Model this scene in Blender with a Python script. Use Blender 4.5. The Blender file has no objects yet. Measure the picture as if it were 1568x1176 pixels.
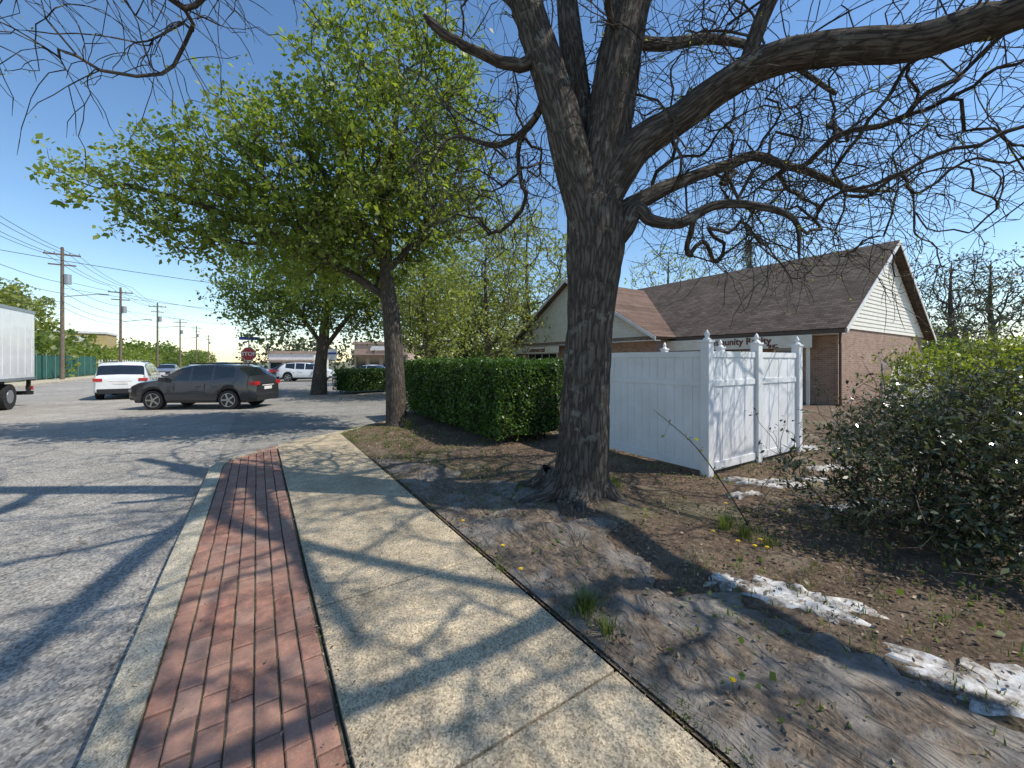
import bpy, math, random
import numpy as np
from mathutils import Vector, Matrix, noise
random.seed(7); rng=np.random.default_rng(7)
scn=bpy.context.scene
try:
    scn.view_settings.view_transform='Standard'; scn.view_settings.look='None'; scn.view_settings.exposure=0
except Exception: pass
A33=math.atan2(.545,.838)
TX,TY=math.cos(A33),math.sin(A33)
def W(t,s,z=0.0): return (t*TX-s*TY, t*TY+s*TX, z)
def TS(x,y): return (x*TX+y*TY, -x*TY+y*TX)

# ---------------- materials ----------------
def newmat(name):
    m=bpy.data.materials.new(name); m.use_nodes=True
    nt=m.node_tree; b=nt.nodes['Principled BSDF']; return m,nt,b
def N(nt,typ,**k):
    n=nt.nodes.new(typ)
    for a,v in k.items(): setattr(n,a,v)
    return n
def ramp(nt,fac,stops):
    r=N(nt,'ShaderNodeValToRGB'); e=r.color_ramp.elements
    while len(e)<len(stops): e.new(0.5)
    for i,(p,c) in enumerate(stops):
        e[i].position=p; e[i].color=(c[0],c[1],c[2],1)
    nt.links.new(fac,r.inputs[0]); return r.outputs[0]
def nz(nt,vec,scale,detail=4,rough=.6,dist=0):
    n=N(nt,'ShaderNodeTexNoise'); n.inputs['Scale'].default_value=scale; n.inputs['Detail'].default_value=detail
    n.inputs['Roughness'].default_value=rough; n.inputs['Distortion'].default_value=dist
    nt.links.new(vec,n.inputs['Vector']); return n.outputs['Fac']
def mix(nt,f,a,b,mode='MIX'):
    m=N(nt,'ShaderNodeMix',data_type='RGBA',blend_type=mode)
    if hasattr(f,'links'): nt.links.new(f,m.inputs[0])
    else: m.inputs[0].default_value=f
    for s,v in ((6,a),(7,b)):
        if hasattr(v,'links'): nt.links.new(v,m.inputs[s])
        else: m.inputs[s].default_value=(v[0],v[1],v[2],1)
    return m.outputs[2]
def math_(nt,op,a,b=0.0):
    m=N(nt,'ShaderNodeMath',operation=op)
    for i,v in enumerate((a,b)):
        if hasattr(v,'links'): nt.links.new(v,m.inputs[i])
        else: m.inputs[i].default_value=v
    return m.outputs[0]
def bump(nt,b,h,strength=.5,dist=.02):
    n=N(nt,'ShaderNodeBump'); n.inputs['Strength'].default_value=strength; n.inputs['Distance'].default_value=dist
    nt.links.new(h,n.inputs['Height']); nt.links.new(n.outputs[0],b.inputs['Normal'])
def objc(nt): return N(nt,'ShaderNodeTexCoord').outputs['Object']
def M(name,c,c2=None,scale=4,rough=.7,metal=0,bmp=0,bs=40,bd=.01,spec=.5):
    m,nt,b=newmat(name); b.inputs['Roughness'].default_value=rough; b.inputs['Metallic'].default_value=metal
    b.inputs['Specular IOR Level'].default_value=spec
    v=objc(nt)
    if c2 is None: c2=tuple(x*.85 for x in c)
    col=ramp(nt,nz(nt,v,scale,5),[(.35,c2),(.65,c)])
    nt.links.new(col,b.inputs['Base Color'])
    if bmp: bump(nt,b,nz(nt,v,bs,4),bmp,bd)
    return m
def leafmat(name,cols,trans=.35,rough=.45):
    m,nt,b=newmat(name)
    g=N(nt,'ShaderNodeNewGeometry')
    n=len(cols); col=ramp(nt,g.outputs['Random Per Island'],[(i/(n-1),c) for i,c in enumerate(cols)])
    v=objc(nt); k=ramp(nt,nz(nt,v,.9,1),[(.35,(.72,.76,.68)),(.65,(1.15,1.12,1.05))])
    col=mix(nt,1.0,col,k,'MULTIPLY')
    nt.links.new(col,b.inputs['Base Color']); b.inputs['Roughness'].default_value=rough
    b.inputs['Specular IOR Level'].default_value=.4
    t=N(nt,'ShaderNodeBsdfTranslucent'); tc=mix(nt,1.0,col,(1.6,1.7,.6),'MULTIPLY'); nt.links.new(tc,t.inputs[0])
    ms=N(nt,'ShaderNodeMixShader'); ms.inputs[0].default_value=trans
    nt.links.new(b.outputs[0],ms.inputs[1]); nt.links.new(t.outputs[0],ms.inputs[2])
    nt.links.new(ms.outputs[0],nt.nodes['Material Output'].inputs[0]); return m
def islandmat(name,cols,rough=.85,bmp=.3,bs=60,dirt=None):
    m,nt,b=newmat(name); g=N(nt,'ShaderNodeNewGeometry'); n=len(cols)
    col=ramp(nt,g.outputs['Random Per Island'],[(i/(n-1),c) for i,c in enumerate(cols)])
    v=objc(nt); k=ramp(nt,nz(nt,v,14,6,.7),[(.3,(.6,.6,.6)),(.7,(1.15,1.15,1.15))])
    col=mix(nt,1.0,col,k,'MULTIPLY')
    if dirt:
        f=ramp(nt,nz(nt,v,1.7,8,.72),[(.38,(0,0,0)),(.70,(1,1,1))]); col=mix(nt,math_(nt,'MULTIPLY',f,.6),col,dirt)
        f=ramp(nt,nz(nt,v,90,3,.6),[(.55,(0,0,0)),(.75,(1,1,1))]); col=mix(nt,math_(nt,'MULTIPLY',f,.5),col,(.46,.37,.29))
    nt.links.new(col,b.inputs['Base Color']); b.inputs['Roughness'].default_value=rough
    if bmp: bump(nt,b,nz(nt,v,bs,5),bmp,.006)
    return m
def barkmat(name,cd,cl,lichen=None,fur=1.0):
    m,nt,b=newmat(name); a=N(nt,'ShaderNodeAttribute',attribute_name='bk')
    mp=N(nt,'ShaderNodeMapping'); mp.inputs['Scale'].default_value=(20*fur,20*fur,3.2*fur)
    nt.links.new(a.outputs['Vector'],mp.inputs[0])
    vo=N(nt,'ShaderNodeTexVoronoi',feature='DISTANCE_TO_EDGE'); vo.inputs['Scale'].default_value=1.0
    n0=nz(nt,mp.outputs[0],2.2,7,.8)
    dist=N(nt,'ShaderNodeVectorMath',operation='ADD'); nt.links.new(mp.outputs[0],dist.inputs[0])
    sc=N(nt,'ShaderNodeVectorMath',operation='SCALE'); nc=N(nt,'ShaderNodeTexNoise'); nc.inputs['Scale'].default_value=.9; nc.inputs['Detail'].default_value=4
    nt.links.new(mp.outputs[0],nc.inputs['Vector']); nt.links.new(nc.outputs['Color'],sc.inputs[0]); sc.inputs['Scale'].default_value=1.8
    nt.links.new(sc.outputs[0],dist.inputs[1]); nt.links.new(dist.outputs[0],vo.inputs['Vector'])
    h=ramp(nt,vo.outputs['Distance'],[(.0,(0,0,0)),(.25,(1,1,1))])
    hh=math_(nt,'ADD',math_(nt,'MULTIPLY',h,.5),math_(nt,'MULTIPLY',n0,.9))
    col=ramp(nt,hh,[(.3,cd),(.7,tuple((x+1.5*y)/2.5 for x,y in zip(cd,cl))),(1.0,cl)])
    if lichen:
        v=objc(nt); f=ramp(nt,nz(nt,v,7,6,.65),[(.56,(0,0,0)),(.62,(1,1,1))])
        f2=ramp(nt,nz(nt,v,1.3,2,.5),[(.45,(.25,.25,.25)),(.6,(1,1,1))])
        col=mix(nt,math_(nt,'MULTIPLY',math_(nt,'MULTIPLY',f,f2),.6),col,lichen)
    nt.links.new(col,b.inputs['Base Color']); b.inputs['Roughness'].default_value=.95; b.inputs['Specular IOR Level'].default_value=.15
    bump(nt,b,hh,1.0,.035); return m

mt={}
mt['white']=M('white_vinyl',(.82,.82,.83),(.72,.72,.71),2,.4)
mt['whitep']=M('white_paint',(.76,.75,.72),(.62,.6,.57),3,.5)
mt['cream']=M('cream_siding',(.80,.76,.66),(.70,.65,.54),3,.6)
mt['dark']=M('black_plastic',(.02,.02,.022),None,5,.5)
mt['tire']=M('tire_rubber',(.018,.018,.018),None,5,.85)
mt['metal']=M('galvanised_steel',(.42,.43,.44),None,6,.4,.7)
mt['rim']=M('alloy_rim',(.45,.46,.47),None,6,.3,.9)
mt['glass']=M('dark_glass',(.015,.018,.02),(.01,.012,.014),3,.06,0,0,spec=.9)
mt['red']=M('red_paint',(.45,.02,.02),None,5,.35)
mt['blue']=M('blue_sign',(.02,.06,.35),None,5,.4)
mt['green']=M('green_screen',(.02,.12,.085),(.015,.08,.06),1.5,.8)
mt['wood']=M('weathered_pole_wood',(.20,.15,.115),(.11,.085,.06),6,.9)
mt['trimb']=M('brown_trim',(.10,.065,.045),None,5,.6)
mt['yellow']=M('yellow_stucco',(.48,.36,.16),(.4,.3,.14),2,.8)
mt['tan']=M('tan_wall',(.45,.32,.24),(.36,.26,.2),2,.8)
mt['letter']=M('dark_red_letters',(.13,.02,.015),None,5,.5)
def plastic():
    m,nt,b=newmat('dirty_white_plastic'); v=objc(nt)
    c=ramp(nt,nz(nt,v,8,8,.72),[(.40,(.14,.11,.085)),(.5,(.44,.41,.37)),(.62,(.72,.71,.69))]); nt.links.new(c,b.inputs['Base Color']); b.inputs['Roughness'].default_value=.6
    bump(nt,b,nz(nt,v,18,7,.7),.6,.02); return m
mt['plas']=plastic()
def paint(name,c,metal=.3):
    m,nt,b=newmat(name); b.inputs['Metallic'].default_value=metal
    b.inputs['Roughness'].default_value=.32; b.inputs['Coat Weight'].default_value=.8; b.inputs['Coat Roughness'].default_value=.06
    v=objc(nt); nt.links.new(ramp(nt,nz(nt,v,3,4),[(.3,tuple(x*.88 for x in c)),(.7,c)]),b.inputs['Base Color']); return m
mt['cargrey']=paint('grey_car_paint',(.06,.062,.07),.6); mt['carwhite']=paint('white_car_paint',(.78,.79,.80),0)
mt['carred']=paint('red_car_paint',(.3,.02,.02)); mt['carsilver']=paint('silver_car_paint',(.35,.36,.38),.6)

def asphalt(name,base):
    m,nt,b=newmat(name); v=objc(nt)
    big=ramp(nt,nz(nt,v,.35,5,.6),[(.3,tuple(x*.8 for x in base)),(.7,tuple(x*1.12 for x in base))])
    vo=N(nt,'ShaderNodeTexVoronoi'); vo.inputs['Scale'].default_value=70; nt.links.new(v,vo.inputs['Vector'])
    sp=ramp(nt,vo.outputs['Color'],[(.1,(.45,.45,.45)),(.5,(.95,.95,.95)),(.95,(1.65,1.6,1.5))])
    col=mix(nt,1.0,big,sp,'MULTIPLY')
    st=ramp(nt,nz(nt,v,2.2,6,.7),[(.3,(.74,.74,.74)),(.6,(1.05,1.05,1.05))]); col=mix(nt,1.0,col,st,'MULTIPLY')
    vc=N(nt,'ShaderNodeTexVoronoi',feature='DISTANCE_TO_EDGE'); vc.inputs['Scale'].default_value=.45
    nn=N(nt,'ShaderNodeTexNoise'); nn.inputs['Scale'].default_value=1.5; nn.inputs['Detail'].default_value=6; nt.links.new(v,nn.inputs['Vector'])
    ad=N(nt,'ShaderNodeVectorMath',operation='ADD'); nt.links.new(v,ad.inputs[0]); nt.links.new(nn.outputs['Color'],ad.inputs[1]); nt.links.new(ad.outputs[0],vc.inputs['Vector'])
    ck=ramp(nt,vc.outputs['Distance'],[(.002,(.45,.45,.45)),(.008,(1,1,1))]); col=mix(nt,.8,col,ck,'MULTIPLY')
    nt.links.new(col,b.inputs['Base Color']); b.inputs['Roughness'].default_value=.9; b.inputs['Specular IOR Level'].default_value=.25
    bump(nt,b,vo.outputs['Distance'],.5,.008); return m
mt['asphalt']=asphalt('weathered_asphalt',(.35,.325,.29)); mt['lot']=asphalt('lot_asphalt',(.28,.265,.24))
def concrete(name,base,sc=110,stain=.6):
    m,nt,b=newmat(name); v=objc(nt)
    vo=N(nt,'ShaderNodeTexVoronoi'); vo.inputs['Scale'].default_value=sc; nt.links.new(v,vo.inputs['Vector'])
    sp=ramp(nt,vo.outputs['Color'],[(.1,(.5,.47,.42)),(.5,(.95,.94,.92)),(.95,(1.5,1.45,1.3))])
    big=ramp(nt,nz(nt,v,1.3,8,.72),[(.3,tuple(x*stain for x in base)),(.62,base)])
    st=ramp(nt,nz(nt,v,5,7,.75),[(.33,(.66,.64,.6)),(.5,(1,1,1))]); big=mix(nt,.8,big,st,'MULTIPLY')
    col=mix(nt,1.0,big,sp,'MULTIPLY'); nt.links.new(col,b.inputs['Base Color']); b.inputs['Roughness'].default_value=.9
    b.inputs['Specular IOR Level'].default_value=.2
    bump(nt,b,vo.outputs['Distance'],.4,.006); return m
mt['conc']=concrete('exposed_aggregate_concrete',(.56,.465,.335)); mt['curb']=concrete('curb_concrete',(.58,.52,.41),140,.55)
mt['brickp']=islandmat('paver_brick',[(.30,.13,.085),(.40,.185,.125),(.45,.22,.15),(.34,.155,.105),(.42,.245,.18)],dirt=(.29,.205,.15))
mt['sand']=M('joint_sand',(.13,.11,.075),(.055,.055,.03),30,.95)
mt['ground']=M('distant_ground',(.13,.15,.06),(.18,.15,.10),.15,.95)
def yardmat():
    m,nt,b=newmat('mulch_soil'); v=objc(nt)
    c=ramp(nt,nz(nt,v,26,8,.75),[(.3,(.055,.038,.027)),(.5,(.16,.11,.074)),(.68,(.33,.255,.18))])
    g=ramp(nt,nz(nt,v,.55,5,.6),[(.54,(0,0,0)),(.64,(1,1,1))])
    gr=ramp(nt,nz(nt,v,18,6,.7),[(.35,(.06,.08,.025)),(.65,(.19,.19,.09))])
    c=mix(nt,math_(nt,'MULTIPLY',g,.5),c,gr)
    d=ramp(nt,nz(nt,v,1.1,5,.6),[(.5,(0,0,0)),(.62,(1,1,1))])
    c=mix(nt,math_(nt,'MULTIPLY',d,.45),c,(.31,.25,.185))
    nt.links.new(c,b.inputs['Base Color']); b.inputs['Roughness'].default_value=.95; b.inputs['Specular IOR Level'].default_value=.15
    bump(nt,b,nz(nt,v,45,8,.75),1.0,.03); return m
mt['yard']=yardmat()
def fabric():
    m,nt,b=newmat('dusty_landscape_fabric'); v=objc(nt)
    c=ramp(nt,nz(nt,v,4.5,8,.72),[(.3,(.125,.108,.092)),(.48,(.225,.197,.168)),(.68,(.34,.30,.25))])
    d=ramp(nt,nz(nt,v,1.6,7,.72),[(.45,(0,0,0)),(.53,(1,1,1))])
    c2=ramp(nt,nz(nt,v,30,6,.7),[(.35,(.08,.056,.04)),(.65,(.26,.195,.135))])
    c=mix(nt,math_(nt,'MULTIPLY',d,.85),c,c2)
    nt.links.new(c,b.inputs['Base Color']); b.inputs['Roughness'].default_value=.88; b.inputs['Specular IOR Level'].default_value=.2
    mp=N(nt,'ShaderNodeMapping'); mp.inputs['Scale'].default_value=(1,.35,1); mp.inputs['Rotation'].default_value=(0,0,.5); nt.links.new(v,mp.inputs[0])
    w1=math_(nt,'ABSOLUTE',math_(nt,'SUBTRACT',nz(nt,mp.outputs[0],7,3,.5,1.2),.5)); w=ramp(nt,w1,[(0,(1,1,1)),(.12,(0,0,0))])
    bump(nt,b,math_(nt,'ADD',math_(nt,'MULTIPLY',w,.5),nz(nt,v,12,7,.7)),.8,.045); return m
mt['fabric']=fabric()
mt['chips']=islandmat('mulch_chips',[(.07,.045,.03),(.17,.115,.075),(.28,.20,.13),(.42,.33,.22),(.12,.08,.05)],.9,0)
mt['bark']=barkmat('furrowed_bark',(.026,.021,.018),(.165,.14,.118),(.33,.34,.29))
mt['bark2']=barkmat('maple_bark',(.04,.032,.026),(.17,.14,.115),None,1.1)
def brickwall():
    m,nt,b=newmat('house_brick'); v=objc(nt); sp=N(nt,'ShaderNodeSeparateXYZ'); nt.links.new(v,sp.inputs[0])
    cb=N(nt,'ShaderNodeCombineXYZ'); nt.links.new(math_(nt,'ADD',sp.outputs[0],sp.outputs[1]),cb.inputs[0]); nt.links.new(sp.outputs[2],cb.inputs[1])
    br=N(nt,'ShaderNodeTexBrick'); br.inputs['Scale'].default_value=1.0; br.inputs['Brick Width'].default_value=.21; br.inputs['Row Height'].default_value=.075
    br.inputs['Mortar Size'].default_value=.008; br.inputs['Color1'].default_value=(.26,.14,.09,1); br.inputs['Color2'].default_value=(.38,.23,.155,1); br.inputs['Mortar'].default_value=(.36,.31,.26,1)
    nt.links.new(cb.outputs[0],br.inputs['Vector'])
    k=ramp(nt,nz(nt,v,2,5),[(.3,(.8,.8,.8)),(.7,(1.1,1.1,1.1))])
    nt.links.new(mix(nt,1.0,br.outputs['Color'],k,'MULTIPLY'),b.inputs['Base Color']); b.inputs['Roughness'].default_value=.9
    bump(nt,b,br.outputs['Fac'],-.4,.01); return m
mt['brick']=brickwall()
def shingle(name,a,c):
    m,nt,b=newmat(name); v=objc(nt); sp=N(nt,'ShaderNodeSeparateXYZ'); nt.links.new(v,sp.inputs[0])
    cb=N(nt,'ShaderNodeCombineXYZ'); nt.links.new(math_(nt,'ADD',sp.outputs[1],math_(nt,'MULTIPLY',sp.outputs[0],.001)),cb.inputs[0]); nt.links.new(sp.outputs[2],cb.inputs[1])
    br=N(nt,'ShaderNodeTexBrick'); br.inputs['Scale'].default_value=1.0; br.inputs['Brick Width'].default_value=.3; br.inputs['Row Height'].default_value=.085
    br.inputs['Mortar Size'].default_value=.006; br.inputs['Color1'].default_value=(*a,1); br.inputs['Color2'].default_value=(*c,1); br.inputs['Mortar'].default_value=(.03,.025,.02,1)
    nt.links.new(cb.outputs[0],br.inputs['Vector'])
    k=ramp(nt,nz(nt,v,1.0,7,.7),[(.3,(.7,.7,.7)),(.7,(1.25,1.22,1.2))])
    nt.links.new(mix(nt,1.0,br.outputs['Color'],k,'MULTIPLY'),b.inputs['Base Color']); b.inputs['Roughness'].default_value=.95; b.inputs['Specular IOR Level'].default_value=.15; return m
mt['shingle']=shingle('brown_shingles',(.085,.066,.053),(.15,.118,.096))
mt['shingle_lit']=shingle('sunlit_shingles',(.14,.09,.065),(.20,.135,.105))  # main roof colour again, made lighter and redder as if sunlit
LG=lambda n,c,t=.35,r=.45: leafmat(n,c,t,r)
mt['leafA']=LG('spring_leaves',[(.13,.185,.04),(.20,.25,.055),(.28,.31,.09),(.16,.22,.05)],.5)
mt['leafB']=LG('pale_spring_leaves',[(.20,.24,.07),(.30,.32,.12),(.25,.27,.09)],.45)
mt['leafC']=LG('mid_green_leaves',[(.09,.14,.035),(.14,.19,.045),(.19,.23,.065)],.4)
mt['leafH']=LG('hedge_leaves',[(.035,.085,.018),(.075,.15,.028),(.13,.21,.045),(.05,.10,.022)],.25,.35)
mt['leafR']=LG('dark_glossy_leaves',[(.03,.043,.022),(.055,.072,.035),(.09,.11,.06),(.20,.20,.14)],.12,.2)
mt['leafY']=LG('yellow_green_leaves',[(.14,.19,.03),(.27,.29,.045),(.19,.23,.045)],.4)
mt['leafD']=LG('far_dull_leaves',[(.07,.085,.06),(.10,.11,.08),(.13,.13,.095)],.2)
mt['grass']=LG('grass_blades',[(.10,.15,.035),(.16,.20,.06),(.24,.23,.11)],.3)
mt['dand']=M('dandelion_yellow',(.8,.55,.01),None,5,.6)
mt['shade_core']=M('shrub_inner_shade',(.014,.02,.009),None,5,1.0)  # near-black: shade deep in the foliage put into the colour

# ---------------- mesh helpers ----------------
def finish(me,name,mats,ts=False,parent=None,smooth=False):
    o=bpy.data.objects.new(name,me)
    for m in mats: me.materials.append(m)
    scn.collection.objects.link(o)
    if parent is not None: o.parent=parent
    elif ts: o.rotation_euler=(0,0,A33)
    if smooth: me.shade_smooth()
    return o
def empty(name,ts=False,loc=(0,0,0),rz=None):
    e=bpy.data.objects.new(name,None); scn.collection.objects.link(e); e.location=loc; e.empty_display_size=.2
    e.rotation_euler=(0,0,A33 if ts else (rz or 0)); return e
class MB:
    def __init__(s): s.v=[];s.f=[];s.m=[]
    def add(s,v,f,m=0):
        o=len(s.v); s.v+= [tuple(p) for p in v]; s.f+=[tuple(i+o for i in q) for q in f]; s.m+=[m]*len(f)
    def box(s,x0,x1,y0,y1,z0,z1,m=0,M4=None):
        v=[(x0,y0,z0),(x1,y0,z0),(x1,y1,z0),(x0,y1,z0),(x0,y0,z1),(x1,y0,z1),(x1,y1,z1),(x0,y1,z1)]
        if M4 is not None: v=[tuple(M4@Vector(p)) for p in v]
        s.add(v,[(0,3,2,1),(4,5,6,7),(0,1,5,4),(1,2,6,5),(2,3,7,6),(3,0,4,7)],m)
    def slab(s,q,th,m=0):
        q=[Vector(p) for p in q]; n=(q[1]-q[0]).cross(q[2]-q[0]).normalized()*th
        v=q+[p-n for p in q]; k=len(q)
        s.add(v,[tuple(range(k)),tuple(range(2*k-1,k-1,-1))]+[(i,i+k,(i+1)%k+k,(i+1)%k) for i in range(k)],m)
    def cyl(s,p0,p1,r0,r1=None,n=10,m=0,cap=True):
        r1=r0 if r1 is None else r1; p0=Vector(p0);p1=Vector(p1); t=(p1-p0).normalized()
        u=t.orthogonal().normalized(); w=t.cross(u); v=[]
        for p,r in ((p0,r0),(p1,r1)):
            for i in range(n):
                a=2*math.pi*i/n; v.append(p+u*math.cos(a)*r+w*math.sin(a)*r)
        f=[(i,(i+1)%n,(i+1)%n+n,i+n) for i in range(n)]
        if cap: f+=[tuple(range(n-1,-1,-1)),tuple(range(n,2*n))]
        s.add(v,f,m)
    def build(s,name,mats,ts=False,parent=None,smooth=False,bev=0):
        me=bpy.data.meshes.new(name); me.from_pydata(s.v,[],s.f); me.polygons.foreach_set('material_index',s.m); me.update()
        o=finish(me,name,mats,ts,parent,smooth)
        if bev:
            b=o.modifiers.new('bevel','BEVEL'); b.width=bev; b.segments=2; b.limit_method='ANGLE'
        return o
def quads(name,V,mat,ts=False,parent=None,per=4):
    n=len(V)//per; me=bpy.data.meshes.new(name); me.vertices.add(len(V)); me.vertices.foreach_set('co',np.asarray(V,dtype=np.float32).ravel())
    me.loops.add(n*per); me.loops.foreach_set('vertex_index',np.arange(n*per,dtype=np.int32))
    me.polygons.add(n); me.polygons.foreach_set('loop_start',np.arange(n,dtype=np.int32)*per)
    me.polygons.foreach_set('loop_total',np.full(n,per,dtype=np.int32)); me.update(calc_edges=True); me.validate()
    return finish(me,name,[mat],ts,parent)
def unit(a): return a/np.maximum(np.linalg.norm(a,axis=-1,keepdims=True),1e-9)
def leaves(C,size,asp=.55,up=.5,down=0.0,var=.35):
    n=len(C); a=unit(rng.normal(size=(n,3))+np.array([0,0,-down])); nn=unit(rng.normal(size=(n,3))+np.array([0,0,up*2]))
    b=unit(np.cross(nn,a)); sz=size*(1+var*rng.normal(size=(n,1))).clip(.4,1.8)
    nr=np.cross(a,b)
    p0=C; p1=C+a*sz*.45+b*sz*asp*.5+nr*sz*.08; p2=C+a*sz; p3=C+a*sz*.45-b*sz*asp*.5+nr*sz*.08
    return np.stack([p0,p1,p2,p3],1).reshape(-1,3)
def ell(n,c,r,shell=.0):
    d=unit(rng.normal(size=(n,3))); u=rng.random((n,1))
    rad=(shell**3+(1-shell**3)*u)**(1/3); return np.array(c)+d*rad*np.array(r)

# ---------------- tree skeleton ----------------
class Tree:
    def __init__(s,cap=120000):
        s.P=np.zeros((cap,3)); s.par=np.full(cap,-1); s.R=np.zeros(cap); s.L=np.zeros(cap); s.pen=np.zeros(cap); s.n=0; s.term=[]
    def node(s,p,par,r=0,pen=0):
        i=s.n; s.P[i]=p; s.par[i]=par; s.R[i]=r; s.pen[i]=pen
        s.L[i]=(s.L[par]+np.linalg.norm(s.P[i]-s.P[par])) if par>=0 else 0
        s.n+=1; return i
    def limb(s,par,pts,rads,step=.12,pen=0,kink=0):
        pts=[np.array(p,float) for p in pts]
        if par>=0: pts=[s.P[par].copy()]+pts; rads=[rads[0]]+list(rads)
        pp=[2*pts[0]-pts[1]]+pts+[2*pts[-1]-pts[-2]]; idx=[]; cur=par
        for k in range(len(pts)-1):
            a,b,c,d=pp[k:k+4]; m=max(2,int(np.linalg.norm(c-b)/step))
            for j in range(0 if (k==0 and par<0) else 1, m+1):
                if k>0 and j==0: continue
                t=j/m; q=.5*((2*b)+(-a+c)*t+(2*a-5*b+4*c-d)*t*t+(-a+3*b-3*c+d)*t**3)
                if kink: q=q+rng.normal(size=3)*kink
                cur=s.node(q,cur,rads[min(k,len(rads)-1)]*(1-t)+rads[min(k+1,len(rads)-1)]*t,pen); idx.append(cur)
        return idx
    def grow(s,A,bal=.3,step=.22,kink=.02,upc=.1,allow=None):
        A=np.asarray(A); A=A[np.argsort(np.linalg.norm(A-s.P[0],axis=1)*(1+.15*rng.random(len(A))))]
        n0=s.n; mask=np.zeros(len(s.P))
        if allow is not None: mask[:n0]=99; mask[allow]=0
        for a in A:
            n=s.n; d=np.linalg.norm(s.P[:n]-a,axis=1); c=d+bal*s.L[:n]+s.pen[:n]+mask[:n]; i=int(np.argmin(c)); dd=d[i]
            if dd<step*.6: continue
            p=s.P[i].copy(); q=s.par[i]; tv=unit((s.P[i]-s.P[q]))if q>=0 else np.array([0,0,1.])
            ct=p+tv*dd*.35+np.array([0,0,upc*dd]); m=max(2,int(dd/step)); cur=i
            for k in range(1,m+1):
                t=k/m; pos=(1-t)**2*p+2*t*(1-t)*ct+t*t*a
                if k<m: pos=pos+rng.normal(size=3)*kink
                cur=s.node(pos,cur)
            s.term.append(cur)
        return np.arange(n0,s.n)
    def twigs(s,src,per,ln,droop=.3,seg=4,kink=.25):
        new=[]
        for i in src:
            for _ in range(per):
                q=s.par[i]; d=unit(s.P[i]-s.P[q]); d=unit(d+rng.normal(size=3)*.8); cur=i; l=ln*(.5+rng.random())
                for k in range(seg):
                    d=unit(d+rng.normal(size=3)*kink+np.array([0,0,-droop])); cur=s.node(s.P[cur]+d*l/seg,cur)
                new.append(cur)
        s.term+=new; return new
    def radii(s,rt=.006,e=2.4,cap=9.):
        n=s.n; acc=np.zeros(n); fixed=s.R[:n]>0
        for i in range(n-1,-1,-1):
            if not fixed[i]: s.R[i]=min(cap,max(rt,acc[i]**(1/e)+rt*.02))
            if s.par[i]>=0: acc[s.par[i]]+=s.R[i]**e
        for i in range(n):
            p=s.par[i]
            if p>=0 and not fixed[i]: s.R[i]=min(s.R[i],s.R[p]*(.72 if fixed[p] else 1))
    def mesh(s,name,mat,parent=None,rug=0.0):
        n=s.n; ch=[[] for _ in range(n)]
        for i in range(1,n):
            if s.par[i]>=0: ch[s.par[i]].append(i)
        st=[(-1,i) for i in range(n) if s.par[i]<0]; V=[];F=[];B=[];off=0
        while st:
            p,i=st.pop(); c=[] 
            if p>=0: c.append((s.P[p],s.R[i]))
            L0=s.L[p] if p>=0 else 0
            cur=i
            while True:
                c.append((s.P[cur],s.R[cur])); k=ch[cur]
                if not k: break
                k=sorted(k,key=lambda j:-s.R[j]); 
                for j in k[1:]: st.append((cur,j))
                cur=k[0]
            Pn=np.array([x[0] for x in c]); Rn=np.array([x[1] for x in c])
            if len(Pn)<2: continue
            rm=Rn.max(); ns=30 if rm>.2 else 14 if rm>.08 else 8 if rm>.03 else 5 if rm>.012 else 3
            if rug and rm>.16: ns=64
            if not ch[cur]: Rn[-1]*=.4
            T=np.gradient(Pn,axis=0); T=unit(T); ref=np.array([.31,.9,.2]) if abs(T[0][2])>.7 else np.array([.1,.2,1.])
            U=unit(np.cross(T,ref)); Wv=np.cross(T,U); an=np.arange(ns)*2*math.pi/ns
            Ls=L0+np.concatenate([[0],np.cumsum(np.linalg.norm(np.diff(Pn,axis=0),axis=1))])
            ca,sa=np.cos(an),np.sin(an); RR=Rn[:,None]*np.ones(ns)
            bk=np.stack([RR*ca,RR*sa,Ls[:,None]*np.ones(ns)],2)
            if rug and rm>.1:
                for a in range(len(Pn)):
                    for b_ in range(ns):
                        v=bk[a,b_]; q=noise.noise(Vector((v[0]*12,v[1]*12,v[2]*1.8))); q2=noise.noise(Vector((v[0]*3,v[1]*3,v[2]*1.1+9)))
                        RR[a,b_]+= min(1,Rn[a]/.25)*(rug*(min(1,abs(q)*3.2)-.5) + rug*1.3*q2)
            vv=Pn[:,None,:]+U[:,None,:]*(RR*ca)[:,:,None]+Wv[:,None,:]*(RR*sa)[:,:,None]
            V.append(vv.reshape(-1,3)); B.append(bk.reshape(-1,3)); m=len(Pn)
            a=np.arange(m-1)[:,None]*ns; b=np.arange(ns)[None,:]; b2=(b+1)%ns
            F.append((np.stack([a+b,a+b2,a+ns+b2,a+ns+b],2)+off).reshape(-1,4)); off+=m*ns
        V=np.concatenate(V);F=np.concatenate(F);B=np.concatenate(B)
        me=bpy.data.meshes.new(name); me.vertices.add(len(V)); me.vertices.foreach_set('co',V.astype(np.float32).ravel())
        me.loops.add(len(F)*4); me.loops.foreach_set('vertex_index',F.astype(np.int32).ravel()); me.polygons.add(len(F))
        me.polygons.foreach_set('loop_start',np.arange(len(F),dtype=np.int32)*4); me.polygons.foreach_set('loop_total',np.full(len(F),4,dtype=np.int32))
        me.update(calc_edges=True); at=me.attributes.new('bk','FLOAT_VECTOR','POINT'); at.data.foreach_set('vector',B.astype(np.float32).ravel())
        return finish(me,name,[mat],False,parent,True)

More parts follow.
